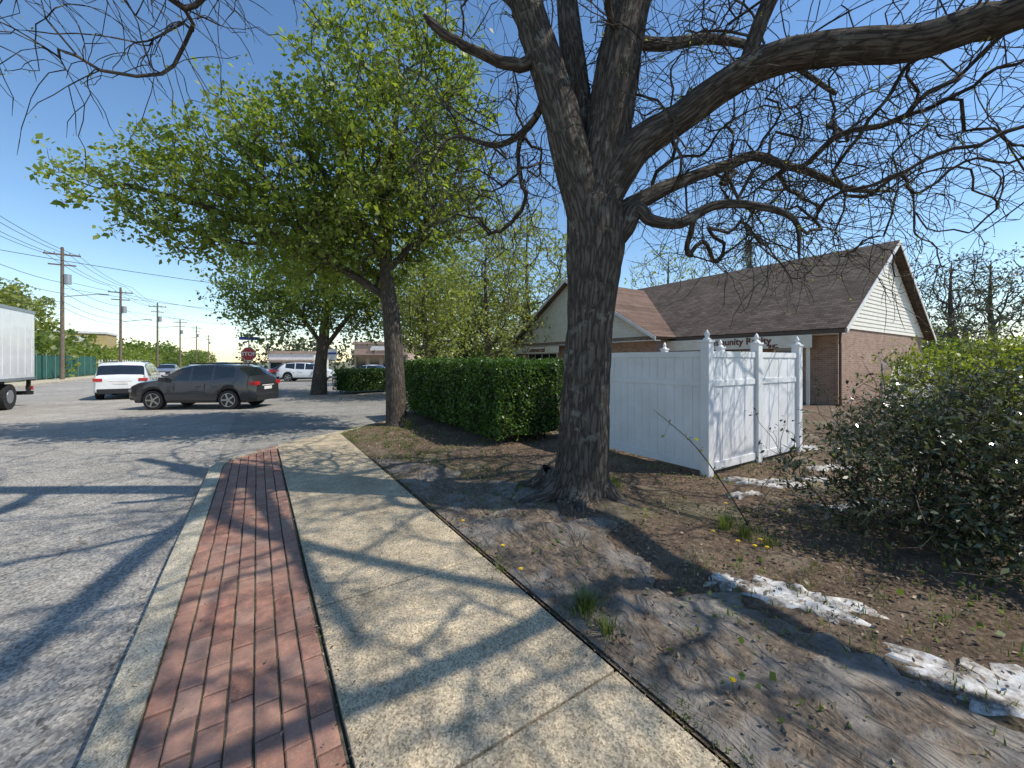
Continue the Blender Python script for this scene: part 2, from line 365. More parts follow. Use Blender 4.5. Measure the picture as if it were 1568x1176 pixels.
# ---------------- terrain ----------------
def smax(t):
    return float(np.interp(t,[-.65,-.46,0,.33,1.66,3,3.6,4],[8.0,8.5,9.0,9.3,10.3,11.3,12.4,13.3]))
tree_ts=TS(.81,4.8)
def H(t,s):
    d=(t-tree_ts[0])**2+(s-tree_ts[1])**2
    e=min(1,max(0,(t-1.66)/.6))
    return -.015+e*(.03*noise.noise(Vector((t*.9,s*.9,0)))+.022*noise.noise(Vector((t*3.5,s*3.5,4)))+.02)+.09*math.exp(-d/1.1)*e
def sheet(name,t0,t1,s0,s1,z,mat,nt_=1,ns_=1):
    V=[];F=[]
    for i in range(nt_+1):
        for j in range(ns_+1): V.append((t0+(t1-t0)*i/nt_, s0+(s1-s0)*j/ns_, z))
    for i in range(nt_):
        for j in range(ns_):
            a=i*(ns_+1)+j; F.append((a,a+ns_+1,a+ns_+2,a+1))
    me=bpy.data.meshes.new(name); me.from_pydata(V,[],F); me.update(); return finish(me,name,[mat],True)
sheet('ground',-900,900,-900,900,-.16,mt['ground'])
sheet('road',-14,-.6,-80,500,-.12,mt['asphalt'])
sheet('parking_lot',-.6,16,7.0,30,-.124,mt['lot'])
sheet('parking_lot',-.6,40,30.0,75,-.128,mt['lot'])
tt=np.concatenate([np.arange(1.68,9,.07),np.arange(9,20,.4),np.arange(20,75,4)]); vv=np.concatenate([np.linspace(0,.5,30)[:-1],np.linspace(.5,1,170)])
V=[];F=[]
for t in tt:
    sm=smax(t)
    for v in vv:
        s=-16+v*(sm+16-.05); V.append((t,s,H(t,s)))
ns_=len(vv)
for i in range(len(tt)-1):
    for j in range(ns_-1):
        a=i*ns_+j; F.append((a,a+ns_,a+ns_+1,a+1))
me=bpy.data.meshes.new('yard'); me.from_pydata(V,[],F); me.update(); finish(me,'yard_soil',[mt['yard']],True,None,True)
mb=MB(); s=-6.0
while s<9.9:
    e=s+1.5
    q=[(.345,s+.008),(1.655,s+.008),(1.655,min(e-.008,smax(1.65))),(.345,min(e-.008,smax(.34)))]
    if q[3][1]>q[0][1]+.05:
        tl=random.uniform(-.006,.006)
        mb.slab([(x,y,.0+tl*(x-.9)) for x,y in q],.14)
    s=e
mb.build('concrete_sidewalk',[mt['conc']],True,bev=.006)
sheet('sidewalk_joint',.315,1.69,-6,9.25,-.035,mt['sand'])
mb=MB(); bw,bl=.108,.215
for c in range(7):
    t=-.455+c*(bw+.0035); s=-5+(bl/2 if c%2 else 0)
    while s<9.2:
        if s+bl<smax(t):
            jt,js=random.uniform(-.002,.002),random.uniform(-.003,.003)
            z=random.uniform(-.004,.004)-.002+.005*noise.noise(Vector((t*2,s*1.3,0))); x0,x1,y0,y1=t+jt,t+bw-.006+jt,s+js,s+bl-.008+js; b=.006
            v=[(x0,y0,-.06),(x1,y0,-.06),(x1,y1,-.06),(x0,y1,-.06),(x0,y0,z-b),(x1,y0,z-b),(x1,y1,z-b),(x0,y1,z-b),(x0+b,y0+b,z),(x1-b,y0+b,z),(x1-b,y1-b,z),(x0+b,y1-b,z)]
            mb.add(v,[(8,9,10,11),(4,5,9,8),(5,6,10,9),(6,7,11,10),(7,4,8,11),(0,1,5,4),(1,2,6,5),(2,3,7,6),(3,0,4,7)])
        s+=bl
mb.build('brick_paving',[mt['brickp']],True)
sheet('brick_joint_bed',-.47,.33,-5,8.3,-.016,mt['sand'])
path=[(-.65,s) for s in np.arange(-13,7.9,1.0)]+[(-.65,7.9),(-.58,8.25),(-.42,8.55),(-.1,8.85),(.33,9.25),(1.0,9.75),(1.66,10.27),(2.4,10.8),(3.0,11.3),(3.6,12.35),(4.0,13.3),(6,13.35),(9,13.4),(13,13.4),(16,13.4)]
mb=MB()
for i in range(len(path)-1):
    a=np.array(path[i]);b=np.array(path[i+1]); d=unit(b-a); n_=np.array([d[1],-d[0]])*.185
    g=.006 if i%2==0 else 0
    a2=a+d*g; z=.006+random.uniform(-.006,.006); p=[a2,b,b+n_,a2+n_]
    v=[(*p[0],-.13),(*p[1],-.13),(*p[2],-.13),(*p[3],-.13),(*(p[0]+n_*.08),z-.012),(*(p[1]+n_*.08),z-.012),(*p[2],z),(*p[3],z),(*(p[0]+n_*.02),z-.035),(*(p[1]+n_*.02),z-.035)]
    mb.add(v,[(0,1,9,8),(8,9,5,4),(4,5,6,7),(2,3,7,6),(0,8,4,7,3),(1,2,6,5,9)])
mb.build('concrete_curb',[mt['curb']],True)
mb=MB(); mb.box(-14.2,-14,-80,400,-.15,0); mb.box(-16.4,-14.2,-80,400,-.15,-.004)
mb.build('far_pavement',[mt['curb']],True)

V=[];F=[];nt_,ns2=80,300
for i in range(nt_+1):
    for j in range(ns2+1):
        s=-4+11*j/ns2; w=1.15+.6*noise.noise(Vector((s*.8,3,0)))+.3*noise.noise(Vector((s*3,7,0)))+.12*noise.noise(Vector((s*9,7,0)))
        if s>4: w*=max(.3,1-(s-4)*.25)
        t=1.70+w*i/nt_; u=i/nt_
        r1=max(0,1-abs(noise.noise(Vector((t*1.8+s*.9,s*.8-t*.5,12)))*7)); r2=max(0,1-abs(noise.noise(Vector((t*3.5-s*1.2,s*2.2,31)))*6))
        fold=.03*max(0,noise.noise(Vector((t*1.6+s*.5,s*1.1,2))))+.035*r1**2+.014*r2**2
        if abs(s-2.6)<.9: fold+=.05*math.exp(-((t-2.3-.3*math.sin(s*3))/.07)**2)
        z=H(t,s)+.012+fold*min(1,4*u)*min(1,3*(1-u)+.1) - (.03 if i==nt_ else 0)
        V.append((t,s,z))
for i in range(nt_):
    for j in range(ns2):
        a=i*(ns2+1)+j; F.append((a,a+ns2+1,a+ns2+2,a+1))
me=bpy.data.meshes.new('landscape_fabric'); me.from_pydata(V,[],F); me.update(); finish(me,'landscape_fabric',[mt['fabric']],True,None,True)
def scrap(cx,cy,rx,ry,rot,seed):
    V=[];F=[];nr,na=14,60
    for i in range(nr+1):
        for j in range(na):
            a=2*math.pi*j/na; k=i/nr*max(.25,1+.8*noise.noise(Vector((math.cos(a)*1.7,math.sin(a)*1.7,seed)))+.6*noise.noise(Vector((math.cos(a)*6,math.sin(a)*6,seed))))
            x=rx*k*math.cos(a); y=ry*k*math.sin(a); X=cx+x*math.cos(rot)-y*math.sin(rot); Y=cy+x*math.sin(rot)+y*math.cos(rot)
            t,s=TS(X,Y); V.append((X,Y,H(t,s)+.008+.035*abs(noise.noise(Vector((X*6,Y*6,seed))))+.010*noise.noise(Vector((X*18,Y*18,seed)))-(.03 if i==nr else 0)))
    for i in range(nr):
        for j in range(na): F.append((i*na+j,(i+1)*na+j,(i+1)*na+(j+1)%na,i*na+(j+1)%na))
    me=bpy.data.meshes.new('scrap'); me.from_pydata(V,[],F); me.update(); finish(me,'torn_white_plastic_sheet',[mt['plas']],False,None,True)
for k,a in enumerate([(3.6,5.45,.5,.18,-.15),(2.05,2.78,.36,.16,-.45),(2.6,2.0,.5,.22,-.4),(5.0,6.2,.35,.15,.1),(4.6,4.7,.3,.1,0),(1.62,3.0,.15,.08,.3),(3.9,4.6,.3,.1,.2),(3.1,1.9,.4,.2,.2),(2.9,4.9,.22,.09,.4),(4.4,5.6,.25,.1,-.3),(5.6,7.6,.45,.18,.3)]): scrap(*a,k+1)
n=32000; t=1.75+7.5*rng.random(n)**1.3; s=-2.5+12.5*rng.random(n)
C=[];
for a,b in zip(t,s):
    if noise.noise(Vector((a*1.3,b*1.3,7)))+.25*random.random()<-.05: continue
    if b<smax(a)-.1 and not (a<2.7 and random.random()<.35): C.append((a,b,H(a,b)+.012+(.02 if a<2.6 and random.random()<.6 else 0)))
quads('mulch_litter',leaves(np.array(C),.032,.45,1.2),mt['chips'],True)
n=1500; C=np.stack([rng.uniform(-.9,1.9,n),rng.uniform(-1,8,n),np.full(n,.012)],1); k=rng.random(n)<.7; e_=np.array([.335,1.66,-.70])[rng.integers(0,3,n)]
C[:,0]=np.where(k,e_+rng.normal(size=n)*.035,C[:,0]); C[:,2]=np.where(C[:,0]<-.66,-.112,C[:,2]); quads('leaf_litter',leaves(C,.017,.5,2.5),mt['chips'],True)
def blades(pts,spread=.06):
    out=[]
    for (x,y,z,cnt,hh) in pts:
        for _ in range(cnt):
            a=random.uniform(0,6.28); r=abs(random.gauss(0,spread)); px,py=x+r*math.cos(a),y+r*math.sin(a); l=hh*random.uniform(.5,1.2); lean=random.uniform(.1,.7)*l
            wx,wy=-math.sin(a)*.004,math.cos(a)*.004
            m=(px+math.cos(a)*lean*.35,py+math.sin(a)*lean*.35,z+l*.6); tip=(px+math.cos(a)*lean,py+math.sin(a)*lean,z+l)
            out+=[(px-wx,py-wy,z),(px+wx,py+wy,z),(m[0]+wx*.7,m[1]+wy*.7,m[2]),(m[0]-wx*.7,m[1]-wy*.7,m[2])]
            out+=[(m[0]-wx*.7,m[1]-wy*.7,m[2]),(m[0]+wx*.7,m[1]+wy*.7,m[2]),tip,tip]
    return out
def gp(x,y,c,h):
    t,s=TS(x,y); return (x,y,H(t,s),c,h)
tufts=[gp(.50,2.66,260,.14),gp(.60,2.45,110,.1),gp(1.23,4.85,160,.2),gp(1.3,5.0,80,.16),gp(2.15,3.95,110,.16),gp(2.25,3.8,90,.14),gp(2.35,3.6,60,.12),gp(-.1,3.2,30,.06),gp(-2.6,9.9,80,.25)]
for _ in range(300):
    s=random.uniform(-1,10); t=1.69+random.uniform(0,.07); x,y,_z=W(t,s)
    if noise.noise(Vector((s*1.5,0,5)))>0: tufts.append(gp(x,y,8,.035))
for _ in range(80):
    s=random.uniform(0,7); t=random.choice([.33,-.465]); x,y,_z=W(t,s)
    if noise.noise(Vector((s*1.2,t*9,15)))>.05: tufts.append((x,y,-.005,5,.018))
for _ in range(1900):
    t=random.uniform(2.2,9); s=random.uniform(-1,11)
    if s<smax(t)-.2 and noise.noise(Vector((t*.55,s*.55,11)))>.06:
        x,y,_z=W(t,s); tufts.append(gp(x,y,6,.055))
for _ in range(700):
    t=random.uniform(1.7,3.4); s=random.uniform(6.5,10.6); x,y,_z=W(t,s)
    if s<smax(t)-.1 and noise.noise(Vector((t*1.4,s*1.4,41)))>-.1: tufts.append(gp(x,y,7,.05))
o=blades(tufts)
me=bpy.data.meshes.new('grass'); me.from_pydata(o,[],[(i,i+1,i+2,i+3) for i in range(0,len(o),4)]); me.update(); finish(me,'grass_tufts',[mt['grass']])
C=[]
for _ in range(5200):
    t=random.uniform(2,9); s=random.uniform(-1,9)
    if noise.noise(Vector((t*1.1,s*1.1,21)))>.1: C.append((t,s,H(t,s)+.02+.03*random.random()))
quads('low_weeds',leaves(np.array(C),.036,.8,.8),mt['leafC'],True)
mb=MB()
for (x,y) in [(2.12,3.42),(2.02,3.5),(2.2,3.38),(.07,3.07),(-.08,3.45),(1.12,1.99),(-.5,4.0),(-2.2,6.6),(2.25,3.55),(1.0,4.2),(3.2,5.3),(2.4,4.4),(2.9,4.2),(1.9,3.7),(3.4,4.9)]:
    t,s=TS(x,y); z=H(t,s)+.03; mb.cyl((x,y,z-.03),(x,y,z+.05),.003,n=4,m=0); 
    for k in range(11):
        a=k*.6; mb.add([(x,y,z+.05),(x+.018*math.cos(a),y+.018*math.sin(a),z+.058),(x+.018*math.cos(a+.5),y+.018*math.sin(a+.5),z+.058)],[(0,1,2)],1)
    mb.cyl((x,y,z+.05),(x,y,z+.062),.010,n=7,m=1)
mb.build('dandelions',[mt['grass'],mt['dand']])

# ---------------- white vinyl fence ----------------
fe=empty('white_vinyl_fence',True)
def post(mb,t,s,z0=-.03,top=1.98):
    h=.065; mb.box(t-h,t+h,s-h,s+h,z0,top)
    mb.box(t-h-.015,t+h+.015,s-h-.015,s+h+.015,top,top+.03)
    prof=[(.07,.03),(.055,.055),(.03,.075),(.035,.10),(.045,.115),(.03,.15),(.004,.19)]
    for (r0,z0_),(r1,z1_) in zip(prof,prof[1:]): mb.cyl((t,s,top+z0_),(t,s,top+z1_),r0,r1,8,cap=False)
def panel(mb,t0,s0,t1,s1):
    L=math.hypot(t1-t0,s1-s0); d=((t1-t0)/L,(s1-s0)/L); n=(-d[1],d[0])
    Mx=Matrix(((d[0],n[0],0,t0),(d[1],n[1],0,s0),(0,0,1,0),(0,0,0,1)))
    a,b=.065,L-.065
    for z0,z1,hw in ((.06,.18,.028),(1.32,1.41,.028),(1.76,1.85,.028)): mb.box(a,b,-hw,hw,z0,z1,0,Mx)
    k=max(1,round((b-a)/.16)); w=(b-a)/k
    for i in range(k):
        off=.002*((i%2)*2-1)
        mb.box(a+i*w+.003,a+(i+1)*w-.003,-.013+off,.013+off,.18,1.32,0,Mx)
        mb.box(a+i*w+.003,a+(i+1)*w-.003,-.013+off,.013+off,1.41,1.76,0,Mx)
    mb.box(a,b,-.006,.006,.181,1.759,0,Mx)
mb=MB(); cor=[(5.6,3.3),(7.03,3.28),(8.49,3.25)]
for c in cor+[(8.49,6.1),(5.6,6.1),(8.49,4.7)]: post(mb,*c)
mb.build('posts',[mt['white']],parent=fe,bev=.004)
mb=MB()
panel(mb,*cor[0],*cor[1]); panel(mb,*cor[1],*cor[2]); panel(mb,5.6,3.3,5.6,6.1); panel(mb,8.49,3.25,8.49,4.7); panel(mb,8.49,4.7,8.49,6.1); panel(mb,5.6,6.1,8.49,6.1)
mb.build('panels',[mt['white']],parent=fe,bev=.003)

# ---------------- house ----------------
ho=empty('brick_house',True)
mb=MB(); mb.box(18.4,30.4,5.7,26,-.15,3.0)
mb.box(16.8,18.4,12.6,25.3,-.15,3.0)
mb.build('walls',[mt['brick']],parent=ho)
mb=MB()
z=2.98
while z<6.9:
    z1=min(z+.17,6.95); f=lambda q:(24.4-(7.0-q)/4.0*6.0, 24.4+(7.0-q)/4.0*6.0)
    a0,a1=f(z); b0,b1=f(z1); mb.add([(a0,5.655,z),(a1,5.655,z),(b1,5.68,z1),(b0,5.68,z1)],[(0,1,2,3)]); mb.add([(a0,5.655,z),(a1,5.655,z),(a1,5.69,z),(a0,5.69,z)],[(3,2,1,0)]); z+=.17
mb.add([(18.4,5.69,2.98),(30.4,5.69,2.98),(24.4,5.69,7.0)],[(0,1,2)])
z=2.98
while z<6.6:
    z1=min(z+.17,6.75); f=lambda q:(18.95-(6.75-q)/3.75*6.35, 18.95+(6.75-q)/3.75*6.35)
    a0,a1=f(z); b0,b1=f(z1); mb.add([(16.755,a0,z),(16.755,a1,z),(16.78,b1,z1),(16.78,b0,z1)],[(3,2,1,0)]); z+=.17
mb.build('gable_siding',[mt['cream']],parent=ho)
mb=MB()
mb.slab([(17.9,5.3,2.93),(17.9,26.4,2.93),(24.4,26.4,7.2),(24.4,5.3,7.2)][::-1],.12); mb.slab([(24.4,5.3,7.2),(24.4,26.4,7.2),(30.9,26.4,2.93),(30.9,5.3,2.93)][::-1],.12)
mb.slab([(16.3,12.2,2.93),(16.3,18.95,6.9),(24.3,18.95,6.9),(24.3,12.2,2.93)][::-1],.12,1); mb.slab([(16.3,18.95,6.9),(16.3,25.7,2.93),(24.3,25.7,2.93),(24.3,18.95,6.9)][::-1],.12,1)
mb.build('roof',[mt['shingle'],mt['shingle_lit']],parent=ho)
mb=MB()
def rake(p,q,w=.18,th=.03,ax=1):
    p=Vector(p);q=Vector(q); dn=Vector((0,0,-w)); o_=Vector((0,-th,0)) if ax==1 else Vector((-th,0,0))
    v=[p,q,q+dn,p+dn,p+o_,q+o_,q+dn+o_,p+dn+o_]; mb.add(v,[(0,1,2,3),(7,6,5,4),(0,4,5,1),(1,5,6,2),(2,6,7,3),(3,7,4,0)],0)
rake((17.9,5.298,2.90),(24.4,5.298,7.17)); rake((24.4,5.298,7.17),(30.9,5.298,2.90))
rake((16.298,12.2,2.90),(16.298,18.95,6.87),ax=0); rake((16.298,18.95,6.87),(16.298,25.7,2.90),ax=0)
mb.build('rake_boards',[mt['whitep']],parent=ho)
mb=MB(); mb.box(17.78,17.9,5.3,12.15,2.74,2.88,0); mb.box(17.9,18.4,5.5,12.55,2.70,2.74,1); mb.box(16.35,16.8,12.3,25.6,2.72,2.76,1)
mb.cyl((17.84,5.45,2.75),(18.3,5.62,2.35),.04,n=8,m=0); mb.cyl((18.3,5.6,2.38),(18.3,5.6,.02),.045,n=8,m=0)
mb.build('gutters',[mt['trimb'],mt['whitep']],parent=ho)
mb=MB()
def window(t,s0,s1,z0,z1,door=False):
    mb.box(t-.03,t-.003,s0,s1,z0,z1,1)
    for a,b,c,d in ((s0-.07,s0,z0-.07,z1+.07),(s1,s1+.07,z0-.07,z1+.07)): mb.box(t-.06,t-.002,a,b,c,d,0)
    mb.box(t-.06,t-.002,s0,s1,z1,z1+.07,0); mb.box(t-.06,t-.002,s0,s1,z0-.07,z0,0)
    k=max(1,round((s1-s0)/.9))
    for i in range(1,k): q=s0+(s1-s0)*i/k; mb.box(t-.055,t-.029,q-.02,q+.02,z0,z1,0)
    mb.box(t-.055,t-.029,s0,s1,(z0+z1)/2-.015,(z0+z1)/2+.015,0)
window(18.4,6.9,7.8,.05,2.15); window(18.4,8.8,11.8,.7,2.1); window(16.8,13.4,16.2,.8,2.1); window(16.8,20.3,23.5,.8,2.2); window(16.8,17.6,18.6,.05,2.15)
mb.build('windows_and_doors',[mt['whitep'],mt['glass']],parent=ho)
mb=MB(); mb.box(17.70,17.76,6.3,13.0,2.22,2.72,0); mb.box(16.22,16.28,19.5,24.9,2.25,2.68,0)
for a in (6.45,9.7,12.8): mb.box(17.765,17.86,a-.05,a+.05,-.1,2.73,0)
mb.build('sign_boards',[mt['cream']],parent=ho)
def text(txt,t,s,z,size,mat,parent):
    c=bpy.data.curves.new('t','FONT'); c.body=txt; c.size=size; c.extrude=.008; c.align_x='CENTER'; c.align_y='CENTER'; c.offset=.006
    o=bpy.data.objects.new('sign_letters',c); scn.collection.objects.link(o); c.materials.append(mat); o.parent=parent
    o.matrix_local=Matrix(((0,0,-1,t),(-1,0,0,s),(0,1,0,z),(0,0,0,1))); return o
text('Community Realty',17.685,9.2,2.54,.40,mt['letter'],ho); text('INC.',17.685,7.6,2.30,.2,mt['letter'],ho); text('L.L.Commercial',16.205,22.2,2.46,.42,mt['letter'],ho)
fg=MB()
for x in (19.0,21.5,24,26.5): fg.cyl((x,4.6,-.05),(x,4.6,1.6),.03,n=8)
fg.cyl((19,4.6,1.58),(26.5,4.6,1.58),.02,n=6)
k=19.0
while k<26.5:
    fg.cyl((k,4.6,.05),(min(k+1.5,26.5),4.6,.05+min(1.5,26.5-k)),.006,n=3,cap=False); fg.cyl((k,4.6,min(1.55,.05+1.5)),(min(k+1.5,26.5),4.6,1.55-min(1.5,26.5-k)),.006,n=3,cap=False); k+=.12
fg.build('chain_link_fence',[mt['metal']],True)

# ---------------- shrubs ----------------
def hedge(name,t0,t1,s0,s1,h,n,sz=.055,mat='leafH'):
    root=empty(name,True); A=[]; a2=[(t1-t0)*(s1-s0),(s1-s0)*h,(s1-s0)*h,(t1-t0)*h,(t1-t0)*h]; p=np.array(a2)/sum(a2); 
    for k,cnt in enumerate((p*n).astype(int)):
        u,v=rng.random(cnt),rng.random(cnt); dep=-np.abs(rng.normal(size=cnt))*.07
        if k==0: q=np.stack([t0+u*(t1-t0),s0+v*(s1-s0),h+dep],1)
        elif k==1: q=np.stack([t0-dep,s0+u*(s1-s0),v*h],1)
        elif k==2: q=np.stack([t1+dep,s0+u*(s1-s0),v*h],1)
        elif k==3: q=np.stack([t0+u*(t1-t0),s0-dep,v*h],1)
        else: q=np.stack([t0+u*(t1-t0),s1+dep,v*h],1)
        A.append(q)
    A=np.concatenate(A)
    cx=np.array([(t0+t1)/2,(s0+s1)/2,h*.5])
    off=np.array([noise.noise(Vector(q*1.7))*.13+noise.noise(Vector(q*5))*.08 for q in A])
    d=(A-cx)/np.array([(t1-t0)/2,(s1-s0)/2,h/2]); A=A+np.sign(d)*(np.abs(d)>.85)*off[:,None]
    r=.18
    hx=np.array([(t1-t0)/2,(s1-s0)/2,h/2]); e=np.maximum(np.abs(A-cx)-(hx-r),0); ln=np.linalg.norm(e,axis=1,keepdims=True); f=np.where(ln>r,r/np.maximum(ln,1e-6),1.0)
    A=cx+np.sign(A-cx)*(np.minimum(np.abs(A-cx),hx-r)+e*np.clip(f,.6,1))
    A=A[A[:,2]>.12+.1*rng.random(len(A))]
    k=rng.random(len(A))<.04; A[k,2]+=.12*rng.random(k.sum())*(A[k,2]>h*.9)
    quads('foliage',leaves(A,sz,.6,.35),mt[mat],parent=root)
    m=MB(); g=.19; m.box(t0+g,t1-g,s0+g,s1-g,.15,h-g);  # solid dark box stands in for the shade behind the leaves
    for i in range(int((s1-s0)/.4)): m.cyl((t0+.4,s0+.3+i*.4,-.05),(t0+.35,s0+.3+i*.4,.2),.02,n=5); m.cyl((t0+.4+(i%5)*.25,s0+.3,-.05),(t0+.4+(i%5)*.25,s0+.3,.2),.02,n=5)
    m.build('inner_shade',[mt['shade_core']],parent=root); return root
hedge('clipped_hedge',3.95,5.8,6.6,12.6,1.72,48000,.06)
h2=hedge('clipped_hedge',0,2.0,0,5,1.35,14000,.08); 
h2.location=W(3.6,24.5,-.12); h2.rotation_euler=(0,0,A33-1.25)
def shrub(name,lobes,n,sz,mat,trunk,asp=.5,nst=500,thin=.12,shell=.45,mat2=None):
    root=empty(name); C=[]
    tot=sum(l[1][0]*l[1][1]*l[1][2] for l in lobes)**1
    for c,r in lobes:
        k=int(n*(r[0]*r[1]*r[2])/tot); q=ell(k*2,c,r,shell)
        m=np.array([noise.noise(Vector(p*2.3)) for p in q])+.1; q=q[m>rng.random(len(q))*.25-thin]; C.append(q)
    C=np.concatenate(C); C=C[C[:,2]>.05]
    quads('foliage',leaves(C,sz,asp,.6),mt[mat],parent=root)
    T=Tree(40000); b=np.array(trunk)
    for k in range(6): T.limb(-1,[b+rng.normal(size=3)*[.15,.15,0],b+np.array([rng.normal()*.3,rng.normal()*.3,.5])],[.03,.02],.1)
    T.grow(C[rng.choice(len(C),min(nst,len(C)),False)],.2,.15,.01); tw=T.twigs(T.term[:],1,.42,-.15,3,.3); T.radii(.003); T.mesh('stems',mt['bark2'],root)
    q=T.P[tw]; q=np.repeat(q,5,0)+rng.normal(size=(len(q)*5,3))*.03; quads('tip_leaves',leaves(q,sz*.8,asp,.6,-.3),mt[mat2 or mat],parent=root); return root
shrub('rhododendron_bush',[((4.25,3.75,.72),(1.15,1.0,.72)),((5.0,3.4,.9),(1.3,1.1,.78)),((3.45,3.85,.55),(.75,.7,.5)),((4.0,3.05,.45),(.85,.6,.5)),((5.2,4.3,1.05),(1.1,.9,.65)),((3.5,3.2,.3),(.5,.45,.3))],20000,.058,'leafR',(4.3,3.7,0),.42,1400,-.03,.25,'leafR')
shrub('yellow_green_shrub',[((9.8,8.2,1.0),(1.6,1.4,1.0)),((11.5,8.5,1.3),(1.6,1.4,1.2)),((10.5,9.5,1.2),(1.4,1,1.1)),((8.6,7.2,.7),(1.0,.9,.7)),((8.9,8.3,1.5),(.7,.6,.5))],12000,.08,'leafY',(10,8.4,0),.5,900,.0,.2)
T=Tree(3000); T.limb(-1,[(2.45,4.05,H(*TS(2.45,4.05))),(2.2,4.15,.45),(1.98,4.3,.8),(1.62,4.5,1.15)],[.009,.008,.006,.003],.05)
r_=empty('thin_sapling'); T.grow([(2.1,4.3,.75),(1.9,4.1,.9),(2.2,4.05,.6),(1.75,4.5,.85)],.1,.06,.004); T.radii(.002)
T.mesh('stem',mt['bark2'],r_); quads('foliage',leaves(np.concatenate([T.P[rng.choice(T.n,25)],T.P[T.term]]),.035,.6,.3),mt['leafY'],parent=r_)

# ---------------- main tree ----------------
root=empty('large_bare_tree'); T=Tree(200000)
tr=T.limb(-1,[(.80,4.85,-.15),(.81,4.83,.05),(.84,4.82,.25),(.87,4.8,.6),(.90,4.8,1.3),(.94,4.8,2.0),(.98,4.8,2.6),(1.02,4.82,3.1),(1.03,4.85,3.6)],[.50,.42,.345,.30,.28,.278,.295,.33,.34],.05,pen=9)
ls=T.limb(tr[-12],[(.90,4.78,3.55),(.74,4.75,4.1),(.50,4.75,5.0),(.15,4.75,6.1),(-.5,4.5,8),(-1.2,4.2,10.3)],[.24,.23,.21,.18,.17,.13,.05],.08,pen=1.5)
rs=T.limb(tr[-1],[(1.14,4.86,4.3),(1.28,4.85,5.2),(1.46,4.9,6.1),(1.9,5,8),(2.4,5.3,10.8)],[.28,.27,.24,.23,.17,.06],.08,pen=1.5)
ms=T.limb(tr[-2],[(.88,5.05,4.2),(.84,5.1,5.2),(.74,5.2,6.3),(.7,5.6,8.2),(.6,6,10)],[.2,.17,.14,.12,.09,.04],.1,pen=1)
bl=T.limb(tr[-3],[(1.30,4.75,4.02),(1.52,4.7,4.3),(1.96,4.6,4.56),(2.45,4.4,4.84),(2.84,4.15,4.92),(3.35,3.95,4.86),(3.9,3.8,4.78),(4.3,3.6,4.82),(4.5,3.4,4.78),(5.2,2.4,5.05),(5.9,1.6,5.5),(6.8,1.1,6.0)],[.22,.2,.175,.165,.16,.155,.15,.145,.14,.13,.12,.08],.1,pen=.8)
b2=T.limb(tr[-12],[(1.33,4.85,3.5),(1.76,4.95,3.80),(2.35,5.1,4.1),(2.9,5.25,4.33),(3.34,5.4,4.53),(3.8,5.5,4.45),(4.2,5.6,4.42),(5.0,5.8,4.25),(5.8,6,4.3)],[.13,.10,.085,.075,.065,.055,.05,.04,.02],.1)
b3=T.limb(tr[-16],[(1.36,4.75,3.3),(1.5,4.7,3.55),(1.62,4.65,3.38),(1.95,4.55,3.3),(2.3,4.5,3.48),(2.7,4.4,3.45),(3.1,4.3,3.25),(3.15,4.3,2.8)],[.12,.09,.07,.06,.055,.045,.03,.012],.08)
b4=T.limb(ls[30],[(.10,4.7,5.25),(-.34,4.6,5.30),(-.69,4.4,5.32),(-.98,4.3,5.5)],[.08,.06,.05,.045,.03],.08,kink=.008,pen=1.2)
b4b=T.limb(ls[24],[(.25,5.3,4.9),(-.2,5.8,4.9),(-.8,6.1,5.2)],[.05,.04,.03,.012],.1)
b5=T.limb(ls[-18],[(-2,3.9,8.8),(-3.4,3.5,8.6),(-4.6,3.2,8.2),(-5.6,3.0,7.6)],[.09,.07,.05,.035,.015],.15)
b6=T.limb(rs[25],[(2.0,5.2,5.9),(2.9,5.6,6.3),(4.0,6,6.4),(5.2,6.3,6.0)],[.08,.065,.05,.035,.015],.15)
b7=T.limb(bl[18],[(2.9,4.3,5.8),(3.6,4.0,6.9),(4.6,3.6,7.9),(5.8,3.4,8.9)],[.08,.07,.06,.05,.02],.15)
b8=T.limb(ls[-30],[(-.6,3.6,7.4),(-.9,2.4,8),(-1,1.2,8.4),(-1,0,8.6)],[.10,.09,.07,.05,.02],.2)
b9=T.limb(rs[-30],[(2.2,4,8),(2.9,2.8,8.6),(3.6,1.6,9),(4.2,.3,9.2)],[.12,.11,.10,.07,.03],.2)
b10=T.limb(bl[-22],[(4.9,2.2,5.6),(4.6,1.5,6.4),(4.0,.8,7.0),(3.2,.1,7.4)],[.09,.08,.07,.06,.03],.15)
b11=T.limb(b9[3],[(3.2,3.2,8.6),(4.3,2.6,8.6),(5.5,2.1,8.4),(6.8,1.6,8)],[.09,.08,.07,.05,.02],.2)
b12=T.limb(rs[-22],[(3.0,4.6,8.4),(4.2,4.2,8.6),(5.6,3.8,8.9),(7.2,3.4,8.9)],[.11,.10,.085,.06,.02],.2)
b13=T.limb(rs[-36],[(2.4,3.9,7.4),(3.2,3.0,7.4),(4.0,2.2,7.6),(5.0,1.3,7.9)],[.10,.09,.07,.05,.02],.2)
flt=lambda A:(lambda B:B[np.linalg.norm(B-np.array([0,0,1.7]),axis=1)>2.8])(A[(np.hypot(A[:,0]-.9,A[:,1]-4.8)>.5)|(A[:,2]>5)])
